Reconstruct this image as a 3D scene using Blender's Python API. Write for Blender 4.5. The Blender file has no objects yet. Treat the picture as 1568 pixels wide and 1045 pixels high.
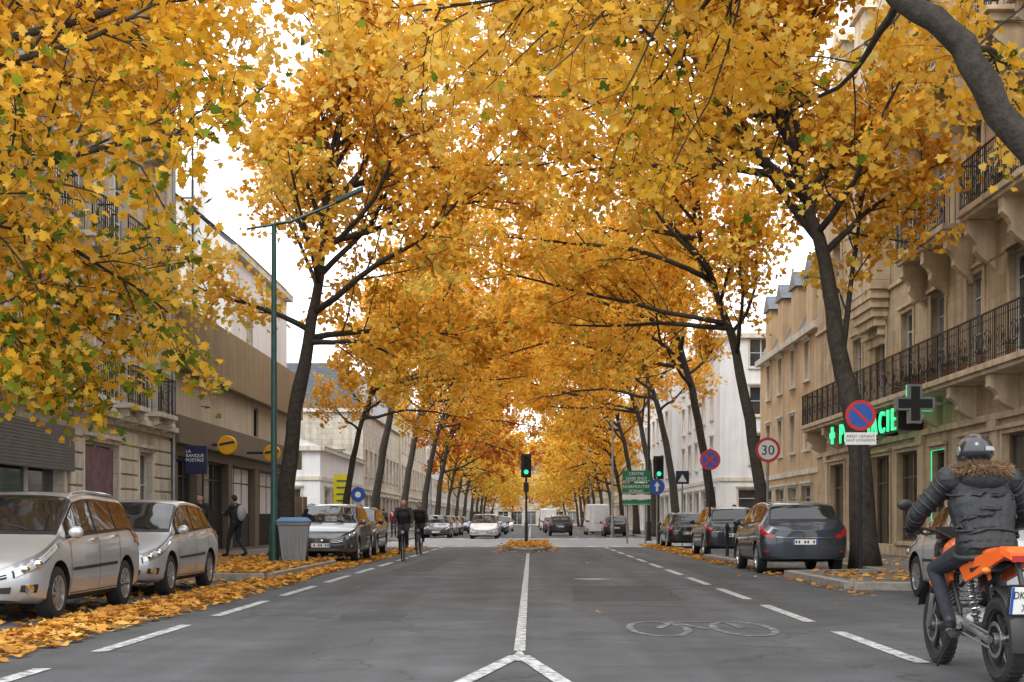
import bpy, math, random, bmesh
import numpy as np
from mathutils import Vector, Matrix
R=random.Random(11)
NR=np.random.RandomState(5)
scene=bpy.context.scene
COL=scene.collection
V=Vector
# ---------------------------------------------------------------- materials
def mat(name,col,rough=.7,metal=0,var=.2,scale=3,bump=0,bscale=40,emit=0,coat=0,brick=None,spec=.5,streak=0):
    m=bpy.data.materials.new(name);m.use_nodes=True;nt=m.node_tree;N=nt.nodes;Lk=nt.links
    b=N['Principled BSDF'];b.inputs['Roughness'].default_value=rough;b.inputs['Metallic'].default_value=metal
    b.inputs['Specular IOR Level'].default_value=spec
    if coat: b.inputs['Coat Weight'].default_value=coat;b.inputs['Coat Roughness'].default_value=.04
    tc=N.new('ShaderNodeTexCoord');no=N.new('ShaderNodeTexNoise');no.inputs['Scale'].default_value=scale;no.inputs['Detail'].default_value=8;no.inputs['Roughness'].default_value=.65
    Lk.new(tc.outputs['Object'],no.inputs['Vector'])
    mr=N.new('ShaderNodeMapRange');mr.inputs[1].default_value=.3;mr.inputs[2].default_value=.7
    mr.inputs[3].default_value=1-var;mr.inputs[4].default_value=1+var
    Lk.new(no.outputs['Fac'],mr.inputs[0])
    mx=N.new('ShaderNodeVectorMath');mx.operation='SCALE';mx.inputs[0].default_value=col[:3]
    Lk.new(mr.outputs[0],mx.inputs['Scale'])
    out=mx.outputs[0]
    if streak:
        mp=N.new('ShaderNodeMapping');mp.inputs['Scale'].default_value=(2.2,2.2,.12);Lk.new(tc.outputs['Object'],mp.inputs[0])
        n2=N.new('ShaderNodeTexNoise');n2.inputs['Scale'].default_value=1.6;n2.inputs['Detail'].default_value=6;Lk.new(mp.outputs[0],n2.inputs['Vector'])
        r2=N.new('ShaderNodeMapRange');r2.inputs[1].default_value=.42;r2.inputs[2].default_value=.68;r2.inputs[3].default_value=1;r2.inputs[4].default_value=1-streak;Lk.new(n2.outputs['Fac'],r2.inputs[0])
        s2=N.new('ShaderNodeVectorMath');s2.operation='SCALE';Lk.new(out,s2.inputs[0]);Lk.new(r2.outputs[0],s2.inputs['Scale']);out=s2.outputs[0]
    if brick:
        sx=N.new('ShaderNodeSeparateXYZ');Lk.new(tc.outputs['Object'],sx.inputs[0])
        ad=N.new('ShaderNodeMath');Lk.new(sx.outputs[0],ad.inputs[0]);Lk.new(sx.outputs[1],ad.inputs[1])
        cx=N.new('ShaderNodeCombineXYZ');Lk.new(ad.outputs[0],cx.inputs[0]);Lk.new(sx.outputs[2],cx.inputs[1])
        br=N.new('ShaderNodeTexBrick');br.inputs['Scale'].default_value=1;br.inputs['Brick Width'].default_value=brick[0];br.inputs['Row Height'].default_value=brick[1]
        br.inputs['Mortar Size'].default_value=brick[2];br.inputs['Color1'].default_value=(1,1,1,1);br.inputs['Color2'].default_value=(.84,.84,.82,1);br.inputs['Mortar'].default_value=(.62,.6,.57,1)
        Lk.new(cx.outputs[0],br.inputs['Vector'])
        mm=N.new('ShaderNodeVectorMath');mm.operation='MULTIPLY';Lk.new(out,mm.inputs[0]);Lk.new(br.outputs['Color'],mm.inputs[1]);out=mm.outputs[0]
    Lk.new(out,b.inputs['Base Color'])
    if emit:
        b.inputs['Emission Color'].default_value=(*col[:3],1);b.inputs['Emission Strength'].default_value=emit
    if bump:
        nb=N.new('ShaderNodeTexNoise');nb.inputs['Scale'].default_value=bscale;nb.inputs['Detail'].default_value=5;Lk.new(tc.outputs['Object'],nb.inputs['Vector'])
        bp=N.new('ShaderNodeBump');bp.inputs['Strength'].default_value=bump;bp.inputs['Distance'].default_value=.02
        Lk.new(nb.outputs['Fac'],bp.inputs['Height']);Lk.new(bp.outputs[0],b.inputs['Normal'])
    return m
M={}
M['stoneR']=mat('warm_stone',(.54,.42,.275),.85,var=.22,scale=1.3,bump=.3,streak=.3,brick=(.9,.42,.006))
M['stoneR2']=mat('warm_stone_trim',(.58,.465,.32),.85,var=.2,scale=2,bump=.2,streak=.3)
M['stoneL']=mat('pale_stone',(.62,.565,.47),.85,var=.2,scale=1.2,bump=.3,streak=.3,brick=(.8,.38,.012))
M['stoneL2']=mat('pale_stone_trim',(.64,.60,.51),.85,var=.15,scale=2,bump=.2,streak=.3)
M['render']=mat('beige_render',(.56,.49,.39),.9,var=.1,scale=1,bump=.1,streak=.2)
M['tan']=mat('tan_band',(.31,.23,.135),.8,var=.12,scale=1,streak=.2)
M['brownp']=mat('brown_cladding',(.15,.12,.09),.6,var=.15,scale=2)
M['white']=mat('white_render',(.74,.75,.76),.9,var=.08,scale=.8,bump=.1,streak=.12)
M['ochre']=mat('ochre_render',(.56,.41,.25),.9,var=.15,scale=1,bump=.1,streak=.25)
M['slate']=mat('slate',(.12,.14,.17),.5,var=.25,scale=4,bump=.3,bscale=20,brick=(.3,.2,.01))
M['glass']=mat('window_glass',(.03,.035,.04),.06,var=.5,scale=1.5,spec=.9)
M['glassw']=mat('curtained_glass',(.22,.22,.21),.12,var=.5,scale=5,spec=.9)
M['frame']=mat('painted_frame',(.6,.59,.56),.5,var=.1)
M['dframe']=mat('dark_frame',(.04,.035,.03),.4,var=.2)
M['iron']=mat('wrought_iron',(.022,.022,.024),.45,metal=.3,var=.3)
M['shut']=mat('grey_shutter',(.13,.13,.135),.5,var=.15,scale=2)
M['wood']=mat('shop_wood',(.16,.10,.06),.55,var=.3,scale=4)
M['poster']=mat('poster',(.14,.07,.10),.4,var=.7,scale=5)
M['asph']=mat('asphalt',(.062,.066,.072),.78,var=.35,scale=.9,bump=.6,bscale=160)
M['asph2']=mat('asphalt_worn',(.24,.25,.26),.8,var=.2,scale=.7,bump=.4,bscale=120)
M['pave']=mat('pavement_asphalt',(.13,.125,.12),.85,var=.25,scale=1.5,bump=.4,bscale=100)
M['kerb']=mat('granite_kerb',(.27,.25,.225),.8,var=.4,scale=6,bump=.3)
M['soil']=mat('ground_soil',(.10,.095,.08),.95,var=.3,scale=.3)
M['tyre']=mat('tyre_rubber',(.015,.015,.016),.8,var=.2,bump=.2)
M['rim']=mat('alloy_rim',(.45,.46,.47),.3,metal=.8,var=.1)
M['chrome']=mat('chrome',(.7,.7,.7),.12,metal=1,var=.05)
M['black']=mat('black_plastic',(.014,.014,.015),.5,var=.25)
M['cglass']=mat('car_glass',(.012,.014,.016),.04,var=.4,scale=1,spec=.8)
M['lens']=mat('lamp_lens',(.55,.57,.6),.08,metal=.4,var=.35,scale=22,coat=.8)
M['redl']=mat('tail_lens',(.35,.01,.01),.12,var=.3,scale=20,coat=.8)
M['orangel']=mat('orange_lens',(.75,.2,.02),.15,var=.2)
M['plate']=mat('number_plate',(.75,.75,.73),.4,var=.05)
M['blue']=mat('sign_blue',(.02,.08,.36),.35,var=.1)
M['red']=mat('sign_red',(.5,.02,.02),.35,var=.1)
M['signw']=mat('sign_white',(.75,.75,.74),.35,var=.05)
M['green']=mat('sign_green',(.01,.17,.08),.35,var=.1)
M['yellow']=mat('sign_yellow',(.72,.60,.03),.4,var=.1)
M['postal']=mat('postal_yellow',(.85,.45,.01),.4,var=.1)
M['navy']=mat('navy_panel',(.012,.02,.07),.35,var=.1)
M['steel']=mat('galvanised_steel',(.28,.29,.30),.45,metal=.6,var=.2)
M['teal']=mat('teal_paint',(.02,.07,.065),.4,var=.25,scale=6)
M['binl']=mat('bin_blue_lid',(.07,.17,.33),.5,var=.12)
M['bing']=mat('bin_grey',(.20,.22,.24),.55,var=.12)
M['neon']=mat('green_neon',(.05,.9,.35),.4,var=0,emit=1.0)
M['ggreen']=mat('lit_green_lamp',(.05,.95,.55),.4,var=0,emit=1.0)
M['skin']=mat('skin',(.42,.25,.18),.6,var=.08)
M['hair']=mat('hair',(.03,.02,.015),.7,var=.3,scale=60)
M['coat']=mat('black_coat',(.016,.017,.02),.75,var=.3,scale=12,bump=.5,bscale=18)
M['puffer']=mat('winter_jacket',(.014,.015,.018),.6,var=.3,scale=9,bump=.9,bscale=11)
M['jeans']=mat('dark_trousers',(.018,.02,.028),.85,var=.3,scale=20,bump=.3)
M['grey']=mat('grey_cloth',(.34,.35,.37),.85,var=.2,scale=20)
M['fur']=mat('fur_trim',(.20,.12,.065),.9,var=.5,scale=60)
M['orange']=mat('orange_plastic',(.80,.13,.015),.3,var=.08,coat=.5)
M['engine']=mat('engine_alloy',(.30,.30,.30),.38,metal=.8,var=.35,scale=20,bump=.3)
for n,c,me in (('silver',(.47,.485,.51),.5),('grey2',(.11,.115,.125),.5),('blackp',(.018,.02,.026),.3),('bluegrey',(.038,.046,.062),.5),('whitep',(.72,.73,.74),0),('darkblue',(.02,.03,.07),.3),('brownc',(.05,.04,.035),.3)):
    M['p_'+n]=mat('car_paint_'+n,c,.3,metal=me,var=.07,scale=2,coat=.9)
def worn(name,col,lo,hi,under=(.062,.066,.072)):
    m=bpy.data.materials.new(name);m.use_nodes=True;nt=m.node_tree;N=nt.nodes;Lk=nt.links;b=N['Principled BSDF'];b.inputs['Roughness'].default_value=.7
    tc=N.new('ShaderNodeTexCoord');n=N.new('ShaderNodeTexNoise');n.inputs['Scale'].default_value=9;n.inputs['Detail'].default_value=10;n.inputs['Roughness'].default_value=.75
    Lk.new(tc.outputs['Object'],n.inputs['Vector']);mr=N.new('ShaderNodeMapRange');mr.inputs[1].default_value=lo;mr.inputs[2].default_value=hi;Lk.new(n.outputs['Fac'],mr.inputs[0])
    mx=N.new('ShaderNodeMix');mx.data_type='RGBA';mx.inputs[6].default_value=(*under,1);mx.inputs[7].default_value=(*col,1);Lk.new(mr.outputs[0],mx.inputs[0]);Lk.new(mx.outputs[2],b.inputs['Base Color']);return m
M['paint']=worn('road_paint',(.52,.53,.53),.38,.56)
M['paintf']=worn('road_paint_faded',(.38,.39,.39),.48,.66)
def asph():
    m=M['asph'];nt=m.node_tree;N=nt.nodes;Lk=nt.links;b=N['Principled BSDF'];src=b.inputs['Base Color'].links[0].from_socket
    tc=N.new('ShaderNodeTexCoord');mp=N.new('ShaderNodeMapping');mp.inputs['Scale'].default_value=(1.1,.05,1);Lk.new(tc.outputs['Object'],mp.inputs[0])
    n=N.new('ShaderNodeTexNoise');n.inputs['Scale'].default_value=1.2;n.inputs['Detail'].default_value=4;Lk.new(mp.outputs[0],n.inputs['Vector'])
    r=N.new('ShaderNodeMapRange');r.inputs[1].default_value=.3;r.inputs[2].default_value=.7;r.inputs[3].default_value=.72;r.inputs[4].default_value=1.35;Lk.new(n.outputs['Fac'],r.inputs[0])
    s=N.new('ShaderNodeVectorMath');s.operation='SCALE';Lk.new(src,s.inputs[0]);Lk.new(r.outputs[0],s.inputs['Scale'])
    n2=N.new('ShaderNodeTexNoise');n2.inputs['Scale'].default_value=110;n2.inputs['Detail'].default_value=2;Lk.new(tc.outputs['Object'],n2.inputs['Vector'])
    r2=N.new('ShaderNodeMapRange');r2.inputs[1].default_value=.35;r2.inputs[2].default_value=.7;r2.inputs[3].default_value=.5;r2.inputs[4].default_value=1.8;Lk.new(n2.outputs['Fac'],r2.inputs[0])
    s2=N.new('ShaderNodeVectorMath');s2.operation='SCALE';Lk.new(s.outputs[0],s2.inputs[0]);Lk.new(r2.outputs[0],s2.inputs['Scale'])
    vo=N.new('ShaderNodeTexVoronoi');vo.feature='DISTANCE_TO_EDGE';vo.inputs['Scale'].default_value=.3;
    n3=N.new('ShaderNodeTexNoise');n3.inputs['Scale'].default_value=1.5;n3.inputs['Detail'].default_value=6;Lk.new(tc.outputs['Object'],n3.inputs['Vector'])
    va=N.new('ShaderNodeVectorMath');va.operation='ADD';Lk.new(tc.outputs['Object'],va.inputs[0]);Lk.new(n3.outputs['Color'],va.inputs[1]);Lk.new(va.outputs[0],vo.inputs['Vector'])
    r3=N.new('ShaderNodeMapRange');r3.inputs[1].default_value=.0;r3.inputs[2].default_value=.009;r3.inputs[3].default_value=.5;r3.inputs[4].default_value=1;Lk.new(vo.outputs['Distance'],r3.inputs[0])
    s3=N.new('ShaderNodeVectorMath');s3.operation='SCALE';Lk.new(s2.outputs[0],s3.inputs[0]);Lk.new(r3.outputs[0],s3.inputs['Scale'])
    Lk.new(s3.outputs[0],b.inputs['Base Color'])
asph()
M['bark']=mat('tree_bark',(.045,.037,.030),.92,var=.55,scale=9,bump=1,bscale=22)
M['patch']=mat('asphalt_patch',(.044,.046,.051),.8,var=.3,scale=2,bump=.5,bscale=150)
def leafmat(name,stops,tr=.5):
    m=bpy.data.materials.new(name);m.use_nodes=True;nt=m.node_tree;N=nt.nodes;Lk=nt.links
    N.remove(N['Principled BSDF']);o=N['Material Output']
    at=N.new('ShaderNodeAttribute');at.attribute_name='lv'
    rp=N.new('ShaderNodeValToRGB');e=rp.color_ramp.elements
    e[0].position=stops[0][0];e[0].color=(*stops[0][1],1);e[1].position=stops[-1][0];e[1].color=(*stops[-1][1],1)
    for p,c in stops[1:-1]:
        x=e.new(p);x.color=(*c,1)
    Lk.new(at.outputs['Fac'],rp.inputs[0])
    oi=N.new('ShaderNodeObjectInfo');mu=N.new('ShaderNodeVectorMath');mu.operation='MULTIPLY';Lk.new(rp.outputs[0],mu.inputs[0]);Lk.new(oi.outputs['Color'],mu.inputs[1])
    d=N.new('ShaderNodeBsdfDiffuse');t=N.new('ShaderNodeBsdfTranslucent');mx=N.new('ShaderNodeMixShader');mx.inputs[0].default_value=tr
    Lk.new(mu.outputs[0],d.inputs[0]);Lk.new(mu.outputs[0],t.inputs[0]);Lk.new(d.outputs[0],mx.inputs[1]);Lk.new(t.outputs[0],mx.inputs[2])
    Lk.new(mx.outputs[0],o.inputs['Surface']);return m
M['leaf']=leafmat('autumn_leaves',[(0,(.48,.21,.025)),(.3,(.80,.43,.05)),(.6,(.88,.53,.08)),(.9,(.91,.64,.15)),(1,(.42,.50,.08))],.47)
M['leafn']=leafmat('autumn_leaves_near',[(0,(.06,.12,.02)),(.14,(.32,.37,.04)),(.25,(.80,.45,.04)),(.6,(.88,.54,.07)),(1,(.91,.66,.17))],.47)
M['litter']=leafmat('leaf_litter',[(0,(.23,.11,.04)),(.4,(.52,.24,.05)),(.8,(.68,.37,.08)),(1,(.66,.46,.16))],.2)
# ---------------------------------------------------------------- mesh builder
class Fr:
    def __init__(s,o,u,v,n): s.o=V(o);s.u=V(u);s.v=V(v);s.n=V(n)
    def p(s,a,b,c=0): return s.o+s.u*a+s.v*b+s.n*c
WORLD=Fr((0,0,0),(1,0,0),(0,0,1),(0,1,0))
class MB:
    def __init__(s): s.v=[];s.f=[];s.m=[]
    def add(s,vs,fs,mi=0):
        b=len(s.v);s.v.extend([tuple(x) for x in vs])
        for f in fs: s.f.append(tuple(i+b for i in f));s.m.append(mi)
    def lbox(s,fr,a0,a1,b0,b1,c0,c1,mi=0):
        vs=[fr.p(a,b,c) for c in (c0,c1) for b in (b0,b1) for a in (a0,a1)]
        s.add(vs,[(0,1,3,2),(4,6,7,5),(0,4,5,1),(2,3,7,6),(0,2,6,4),(1,5,7,3)],mi)
    def box(s,x0,x1,y0,y1,z0,z1,mi=0): s.lbox(WORLD,x0,x1,z0,z1,y0,y1,mi)
    def quad(s,pts,mi=0): s.add(pts,[tuple(range(len(pts)))],mi)
    def tube(s,pts,rad,n=6,mi=0,cap=True,closed=False):
        pts=[V(p) for p in pts];k=len(pts)
        if not hasattr(rad,'__len__'): rad=[rad]*k
        d=(pts[1]-pts[0]).normalized();a=d.orthogonal().normalized();vs=[]
        for i,p in enumerate(pts):
            if closed: dd=(pts[(i+1)%k]-pts[i-1]).normalized()
            elif i==0: dd=d
            elif i==k-1: dd=(pts[i]-pts[i-1]).normalized()
            else: dd=(pts[i+1]-pts[i-1]).normalized()
            a=(a-dd*a.dot(dd))
            if a.length<1e-6:a=dd.orthogonal()
            a.normalize();b=dd.cross(a)
            for j in range(n):
                t=2*math.pi*j/n;vs.append(p+(a*math.cos(t)+b*math.sin(t))*rad[i])
        fs=[]
        for i in range(k if closed else k-1):
            i2=(i+1)%k
            for j in range(n):
                j2=(j+1)%n;fs.append((i*n+j,i*n+j2,i2*n+j2,i2*n+j))
        if cap and not closed: fs+= [tuple(range(n))[::-1],tuple((k-1)*n+j for j in range(n))]
        s.add(vs,fs,mi)
    def cyl(s,p0,p1,r0,r1=None,n=12,mi=0): s.tube([p0,p1],[r0,r0 if r1 is None else r1],n,mi)
    def lathe(s,c,ax,prof,n=24,mi=0):
        c=V(c);ax=V(ax).normalized();a=ax.orthogonal().normalized();b=ax.cross(a);vs=[];fs=[]
        for r,h in prof:
            for j in range(n):
                t=2*math.pi*j/n;vs.append(c+ax*h+(a*math.cos(t)+b*math.sin(t))*max(r,1e-4))
        for i in range(len(prof)-1):
            for j in range(n):
                j2=(j+1)%n;fs.append((i*n+j,i*n+j2,(i+1)*n+j2,(i+1)*n+j))
        s.add(vs,fs,mi)
    def ball(s,c,rx,ry=None,rz=None,n=12,mi=0,rot=None):
        ry=ry or rx;rz=rz or rx;vs=[];fs=[];k=n//2+1
        for i in range(k):
            p=math.pi*i/(k-1)
            for j in range(n):
                t=2*math.pi*j/n;q=V((rx*math.sin(p)*math.cos(t),ry*math.sin(p)*math.sin(t),rz*math.cos(p)))
                if rot: q=rot@q
                vs.append(V(c)+q)
        for i in range(k-1):
            for j in range(n):
                j2=(j+1)%n;fs.append((i*n+j,(i+1)*n+j,(i+1)*n+j2,i*n+j2))
        s.add(vs,fs,mi)
    def prism(s,poly,vec,mi=0):
        n=len(poly);vec=V(vec);vs=[V(p) for p in poly]+[V(p)+vec for p in poly]
        s.add(vs,[tuple(range(n))[::-1],tuple(range(n,2*n))]+[(i,(i+1)%n,n+(i+1)%n,n+i) for i in range(n)],mi)
    def obj(s,name,mats,parent=None,smooth=None,bevel=0,world=True):
        me=bpy.data.meshes.new(name);off=parent.location if (parent and world) else V((0,0,0))
        me.from_pydata([(x-off.x,y-off.y,z-off.z) for x,y,z in s.v],[],s.f)
        for k in mats: me.materials.append(M[k] if isinstance(k,str) else k)
        me.polygons.foreach_set('material_index',s.m)
        if smooth: me.polygons.foreach_set('use_smooth',[True]*len(s.f));me.set_sharp_from_angle(angle=math.radians(smooth))
        me.update();o=bpy.data.objects.new(name,me);COL.objects.link(o)
        if parent:o.parent=parent
        if bevel:
            b=o.modifiers.new('bevel','BEVEL');b.width=bevel;b.segments=2;b.limit_method='ANGLE'
        return o
def grp(name,loc=(0,0,0),rz=0):
    e=bpy.data.objects.new(name,None);e.location=loc;e.rotation_euler=(0,0,rz);e.empty_display_size=.3;COL.objects.link(e);return e
def text(parent,name,s,size,m,mw,ext=.01,align='LEFT',sp=1):
    c=bpy.data.curves.new(name,'FONT');c.body=s;c.size=size;c.extrude=ext;c.align_x=align;c.space_character=sp;c.materials.append(M[m])
    o=bpy.data.objects.new(name,c);COL.objects.link(o);o.parent=parent;o.matrix_local=Matrix.Translation(-parent.location)@mw;return o
def TM(pos,x,y):
    x=V(x);y=V(y);z=x.cross(y);m=Matrix((x,y,z)).transposed().to_4x4();m.translation=V(pos);return m
# ---------------------------------------------------------------- facade tools
def wall(mb,fr,W,H,ops,depth=.25,mi=0):
    A=sorted({0,W,*[o[0] for o in ops],*[o[2] for o in ops]});B=sorted({0,H,*[o[1] for o in ops],*[o[3] for o in ops]})
    for i in range(len(A)-1):
        for j in range(len(B)-1):
            ca=(A[i]+A[i+1])/2;cb=(B[j]+B[j+1])/2
            if any(o[0]<ca<o[2] and o[1]<cb<o[3] for o in ops): continue
            mb.quad([fr.p(A[i],B[j]),fr.p(A[i+1],B[j]),fr.p(A[i+1],B[j+1]),fr.p(A[i],B[j+1])],mi)
    for a0,b0,a1,b1 in [o[:4] for o in ops]:
        P=[(a0,b0),(a1,b0),(a1,b1),(a0,b1)]
        for k in range(4):
            p=P[k];q=P[(k+1)%4];mb.quad([fr.p(*p,0),fr.p(*q,0),fr.p(*q,-depth),fr.p(*p,-depth)],mi)
def window(mg,mf,mt,fr,o,panes=2,trans=(.3,.62),trim=.12,c=-.2,gl=0,sill=True):
    a0,b0,a1,b1=o[:4];t=.055
    mg.quad([fr.p(a0,b0,c),fr.p(a1,b0,c),fr.p(a1,b1,c),fr.p(a0,b1,c)],gl)
    e=.003
    mf.lbox(fr,a0+e,a0+t,b0+e,b1-e,c+.004,c+.07);mf.lbox(fr,a1-t,a1-e,b0+e,b1-e,c+.004,c+.07)
    mf.lbox(fr,a0+t,a1-t,b0+e,b0+t,c+.004,c+.068);mf.lbox(fr,a0+t,a1-t,b1-t,b1-e,c+.004,c+.068)
    for k in range(1,panes):
        x=a0+(a1-a0)*k/panes;mf.lbox(fr,x-.035,x+.035,b0+t,b1-t,c+.004,c+.064)
    for q in trans:
        y=b0+(b1-b0)*q;mf.lbox(fr,a0+t,a1-t,y-.018,y+.018,c+.004,c+.05)
    if trim:
        mt.lbox(fr,a0-trim,a0-.002,b0-.02,b1+trim,.002,.05);mt.lbox(fr,a1+.002,a1+trim,b0-.02,b1+trim,.002,.05)
        mt.lbox(fr,a0-.002,a1+.002,b1+.002,b1+trim,.002,.052)
        mt.lbox(fr,a0-trim-.05,a1+trim+.05,b1+trim+.002,b1+trim+.09,.002,.13)
        if sill: mt.lbox(fr,a0-trim,a1+trim,b0-.12,b0-.022,.002,.12)
def railing(mb,fr,a0,a1,b,c,h=1.0,step=.135,sides=.0):
    mb.lbox(fr,a0,a1,b+h-.035,b+h,c-.02,c+.02);mb.lbox(fr,a0,a1,b+.08,b+.1,c-.01,c+.01);mb.lbox(fr,a0,a1,b+h-.2,b+h-.182,c-.01,c+.01)
    n=max(2,int((a1-a0)/step))
    for i in range(n+1):
        a=a0+(a1-a0)*i/n;w=.008 if i%6 else .016;mb.lbox(fr,a-w,a+w,b,b+h-.036,c-w,c+w)
    k=max(1,int((a1-a0)/(step*6)))
    for i in range(k):
        x0=a0+(a1-a0)*i/k;x1=a0+(a1-a0)*(i+1)/k;xm=(x0+x1)/2;yc=b+.46
        for q_ in (1,.5):
            pts=[fr.p(xm+math.cos(t)*(x1-x0)*.30*q_,yc+math.sin(t)*.24*q_,c) for t in [2*math.pi*q/12 for q in range(12)]]
            mb.tube(pts,.010,4,closed=True)
    if sides:
        m=max(2,int(sides/step))
        for a in (a0,a1):
            mb.lbox(fr,a-.02,a+.02,b+h-.035,b+h,c-sides,c-.03)
            for i in range(m): 
                cc=c-sides+sides*i/m+.02;mb.lbox(fr,a-.008,a+.008,b,b+h-.036,cc-.008,cc+.008)
def console(mb,fr,a,b,dep,h,w=.28,mi=0):
    pts=[]
    K=8
    for i in range(K+1):
        t=i/K;pts.append((dep*max(math.cos(t*math.pi/2),0)**.8 if t<1 else 0.0,b-.12-h*(t**1.2)))
    poly=[fr.p(a-w/2,b,0.003),fr.p(a-w/2,b,dep)]+[fr.p(a-w/2,z,max(c,.003)+(.07*math.sin(4*math.pi*(b-.12-z)/h) if 0.02<c<dep-.02 else 0)) for c,z in pts]
    mb.prism(poly,fr.u*w,mi)
def balcony(ms,mi_,fr,a0,a1,b,dep=.75,rail=1.0,cons=True,cstep=3.0,ch=.8):
    ms.lbox(fr,a0,a1,b-.14,b,.003,dep);ms.lbox(fr,a0+.04,a1-.04,b-.24,b-.142,.003,dep-.07)
    railing(mi_,fr,a0+.05,a1-.05,b,dep-.06,rail,sides=dep-.1)
    if cons:
        n=max(2,int(round((a1-a0)/cstep))+1)
        for i in range(n):
            console(ms,fr,a0+.3+(a1-a0-.6)*i/(n-1),b-.243,dep-.14,ch)
# ---------------------------------------------------------------- ground
g=MB();g.quad([(-600,-60,-.02),(600,-60,-.02),(600,900,-.02),(-600,900,-.02)]);g.obj('ground',['soil'])
g=MB()
ys=[-20,40,100,200,420]
for a,b in zip(ys,ys[1:]): g.quad([(-7.6,a,0),(7.6,a,0),(7.6,b,0),(-7.6,b,0)])
g.quad([(7.6,63.5,0),(120,63.5,0),(120,74,0),(7.6,74,0)]);g.quad([(-120,60,0),(-7.6,60,0),(-7.6,71,0),(-120,71,0)])
g.obj('road',['asph'])
g=MB();g.quad([(-7.5,57,.004),(7.5,57,.004),(7.5,86,.004),(-7.5,86,.004)]);g.quad([(7.504,64,.004),(60,64,.004),(60,73.5,.004),(7.504,73.5,.004)]);g.obj('road_crossing',['asph2'])
g=MB()
g.quad([(.6,19,.002),(2.2,19.1,.002),(2.3,23.5,.002),(.7,23.4,.002)]);g.quad([(-3.2,30,.002),(-2.3,30,.002),(-2.2,41,.002),(-3.1,41,.002)]);g.quad([(-2.2,15.2,.002),(-1.5,15.3,.002),(-1.5,16.4,.002),(-2.3,16.3,.002)]);g.quad([(3.6,26,.002),(4.5,26,.002),(4.5,36,.002),(3.6,36,.002)])
g.obj('road_repair_patches',['patch'])
def slab(name,poly,h=.13,kw=.16,kerbedges=None):
    e=grp(name);c=MB();n=len(poly)
    c.add([(x,y,h) for x,y in poly],[tuple(range(n))]);c.obj('surface',['pave'],e)
    k=MB()
    for i in (kerbedges if kerbedges is not None else range(n)):
        p=V((*poly[i],0));q=V((*poly[(i+1)%n],0));d=(q-p).normalized();nn=V((d.y,-d.x,0))
        L=(q-p).length;m=max(1,int(L/1.0))
        for j in range(m):
            s0=p+d*(L*j/m+.006);s1=p+d*(L*(j+1)/m-.006)
            vs=[s0+nn*.02,s1+nn*.02,s1-nn*kw,s0-nn*kw];k.prism([(v.x,v.y,-.01) for v in vs],(0,0,h+.014))
    k.obj('kerb',['kerb'],e,bevel=.015);return e
slab('pavement',[(-7.3,-20),(-7.3,25.0),(-6.9,25.6),(-5.15,25.9),(-5.1,34),(-7.0,34.8),(-7.3,35.5),(-7.3,58),(-9,60),(-11.5,60),(-11.5,-20)][::-1],kerbedges=range(1,9))
slab('pavement',[(-11.5,71),(-9,71),(-7.3,73),(-7.3,300),(-11.5,300)][::-1],kerbedges=[1,2,3])
slab('pavement',[(7.55,-20),(7.55,21.2),(7.0,21.8),(5.35,22.2),(5.3,27.2),(7.0,27.8),(7.5,28.2),(7.5,33.2),(7.0,34),(5.4,34.4),(5.3,40),(7.2,40.8),(7.5,41.4),(7.5,62),(9,63.5),(11.5,63.5),(11.5,-20)],kerbedges=range(0,15))
slab('pavement',[(9,74),(7.5,76),(7.5,300),(11.5,300),(11.5,74)],kerbedges=[0,1])
isl=[(-.1,46.5),(.45,49),(.75,55),(.75,64),(.3,66),(-.5,66),(-1.0,64),(-1.0,55),(-.65,49)]
slab('traffic_island',isl,h=.14)
mk=MB();z=.0065
def line(x0,y0,x1,y1,w,mb=mk,zz=None,mi=0):
    zz=zz or z
    d=V((x1-x0,y1-y0,0)).normalized();n=V((-d.y,d.x,0))*w/2
    mb.quad([(x0-n.x,y0-n.y,zz),(x0+n.x,y0+n.y,zz),(x1+n.x,y1+n.y,zz),(x1-n.x,y1-n.y,zz)],mi)
def Yof(py): return 2357/(py-797)
yy=Yof(1016)-4.33*2
while yy<56:
    line(3.15,yy,3.15,yy+3,.14);yy+=4.33
yy=Yof(999)-4.33*2
while yy<56:
    line(-3.77,yy,-3.77,yy+3,.14);yy+=4.33
yy=90
while yy<260:
    line(3.2,yy,3.2,yy+3,.12);line(-3.6,yy,-3.6,yy+3,.12);yy+=4.33
line(-.1,11.75,-.1,46.3,.10)
mk.quad([(-.19,10.9,z),(-.1,11.9,z),(-.01,10.9,z)][:3])
line(-.125,11.3,-1.35,5,.13,zz=.0075);line(-.075,11.3,.95,5,.13,zz=.0085)
line(-.1,90,-.1,260,.12)
line(-4.6,12.9,-5.3,13.0,.1)
mk.obj('road_markings',['paint'])
mk=MB()
for k in range(5):
    x=-6.6+k*1.15
    mk.quad([(x-.4,57.5,.0085),(x+.4,57.5,.0085),(x,60.6,.0085)])
    x=1.5+k*1.15
    mk.quad([(x-.4,57.5,.0085),(x+.4,57.5,.0085),(x,60.6,.0085)])
for k in range(12):
    x=-6.6+k*1.15
    if abs(x)>1.2: mk.quad([(x-.25,80,.0085),(x+.25,80,.0085),(x+.25,84,.0085),(x-.25,84,.0085)])
mk.obj('crossing_markings',['paint'])
mk=MB()
def ring(cx,cy,rx,ry,w,n=28,zz=.0045):
    for i in range(n):
        a=2*math.pi*i/n;b=2*math.pi*(i+1)/n
        mk.quad([(cx+rx*math.cos(a),cy+ry*math.sin(a),zz),(cx+rx*math.cos(b),cy+ry*math.sin(b),zz),(cx+(rx-w)*math.cos(b),cy+(ry-w*1.6)*math.sin(b),zz),(cx+(rx-w)*math.cos(a),cy+(ry-w*1.6)*math.sin(a),zz)])
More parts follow.
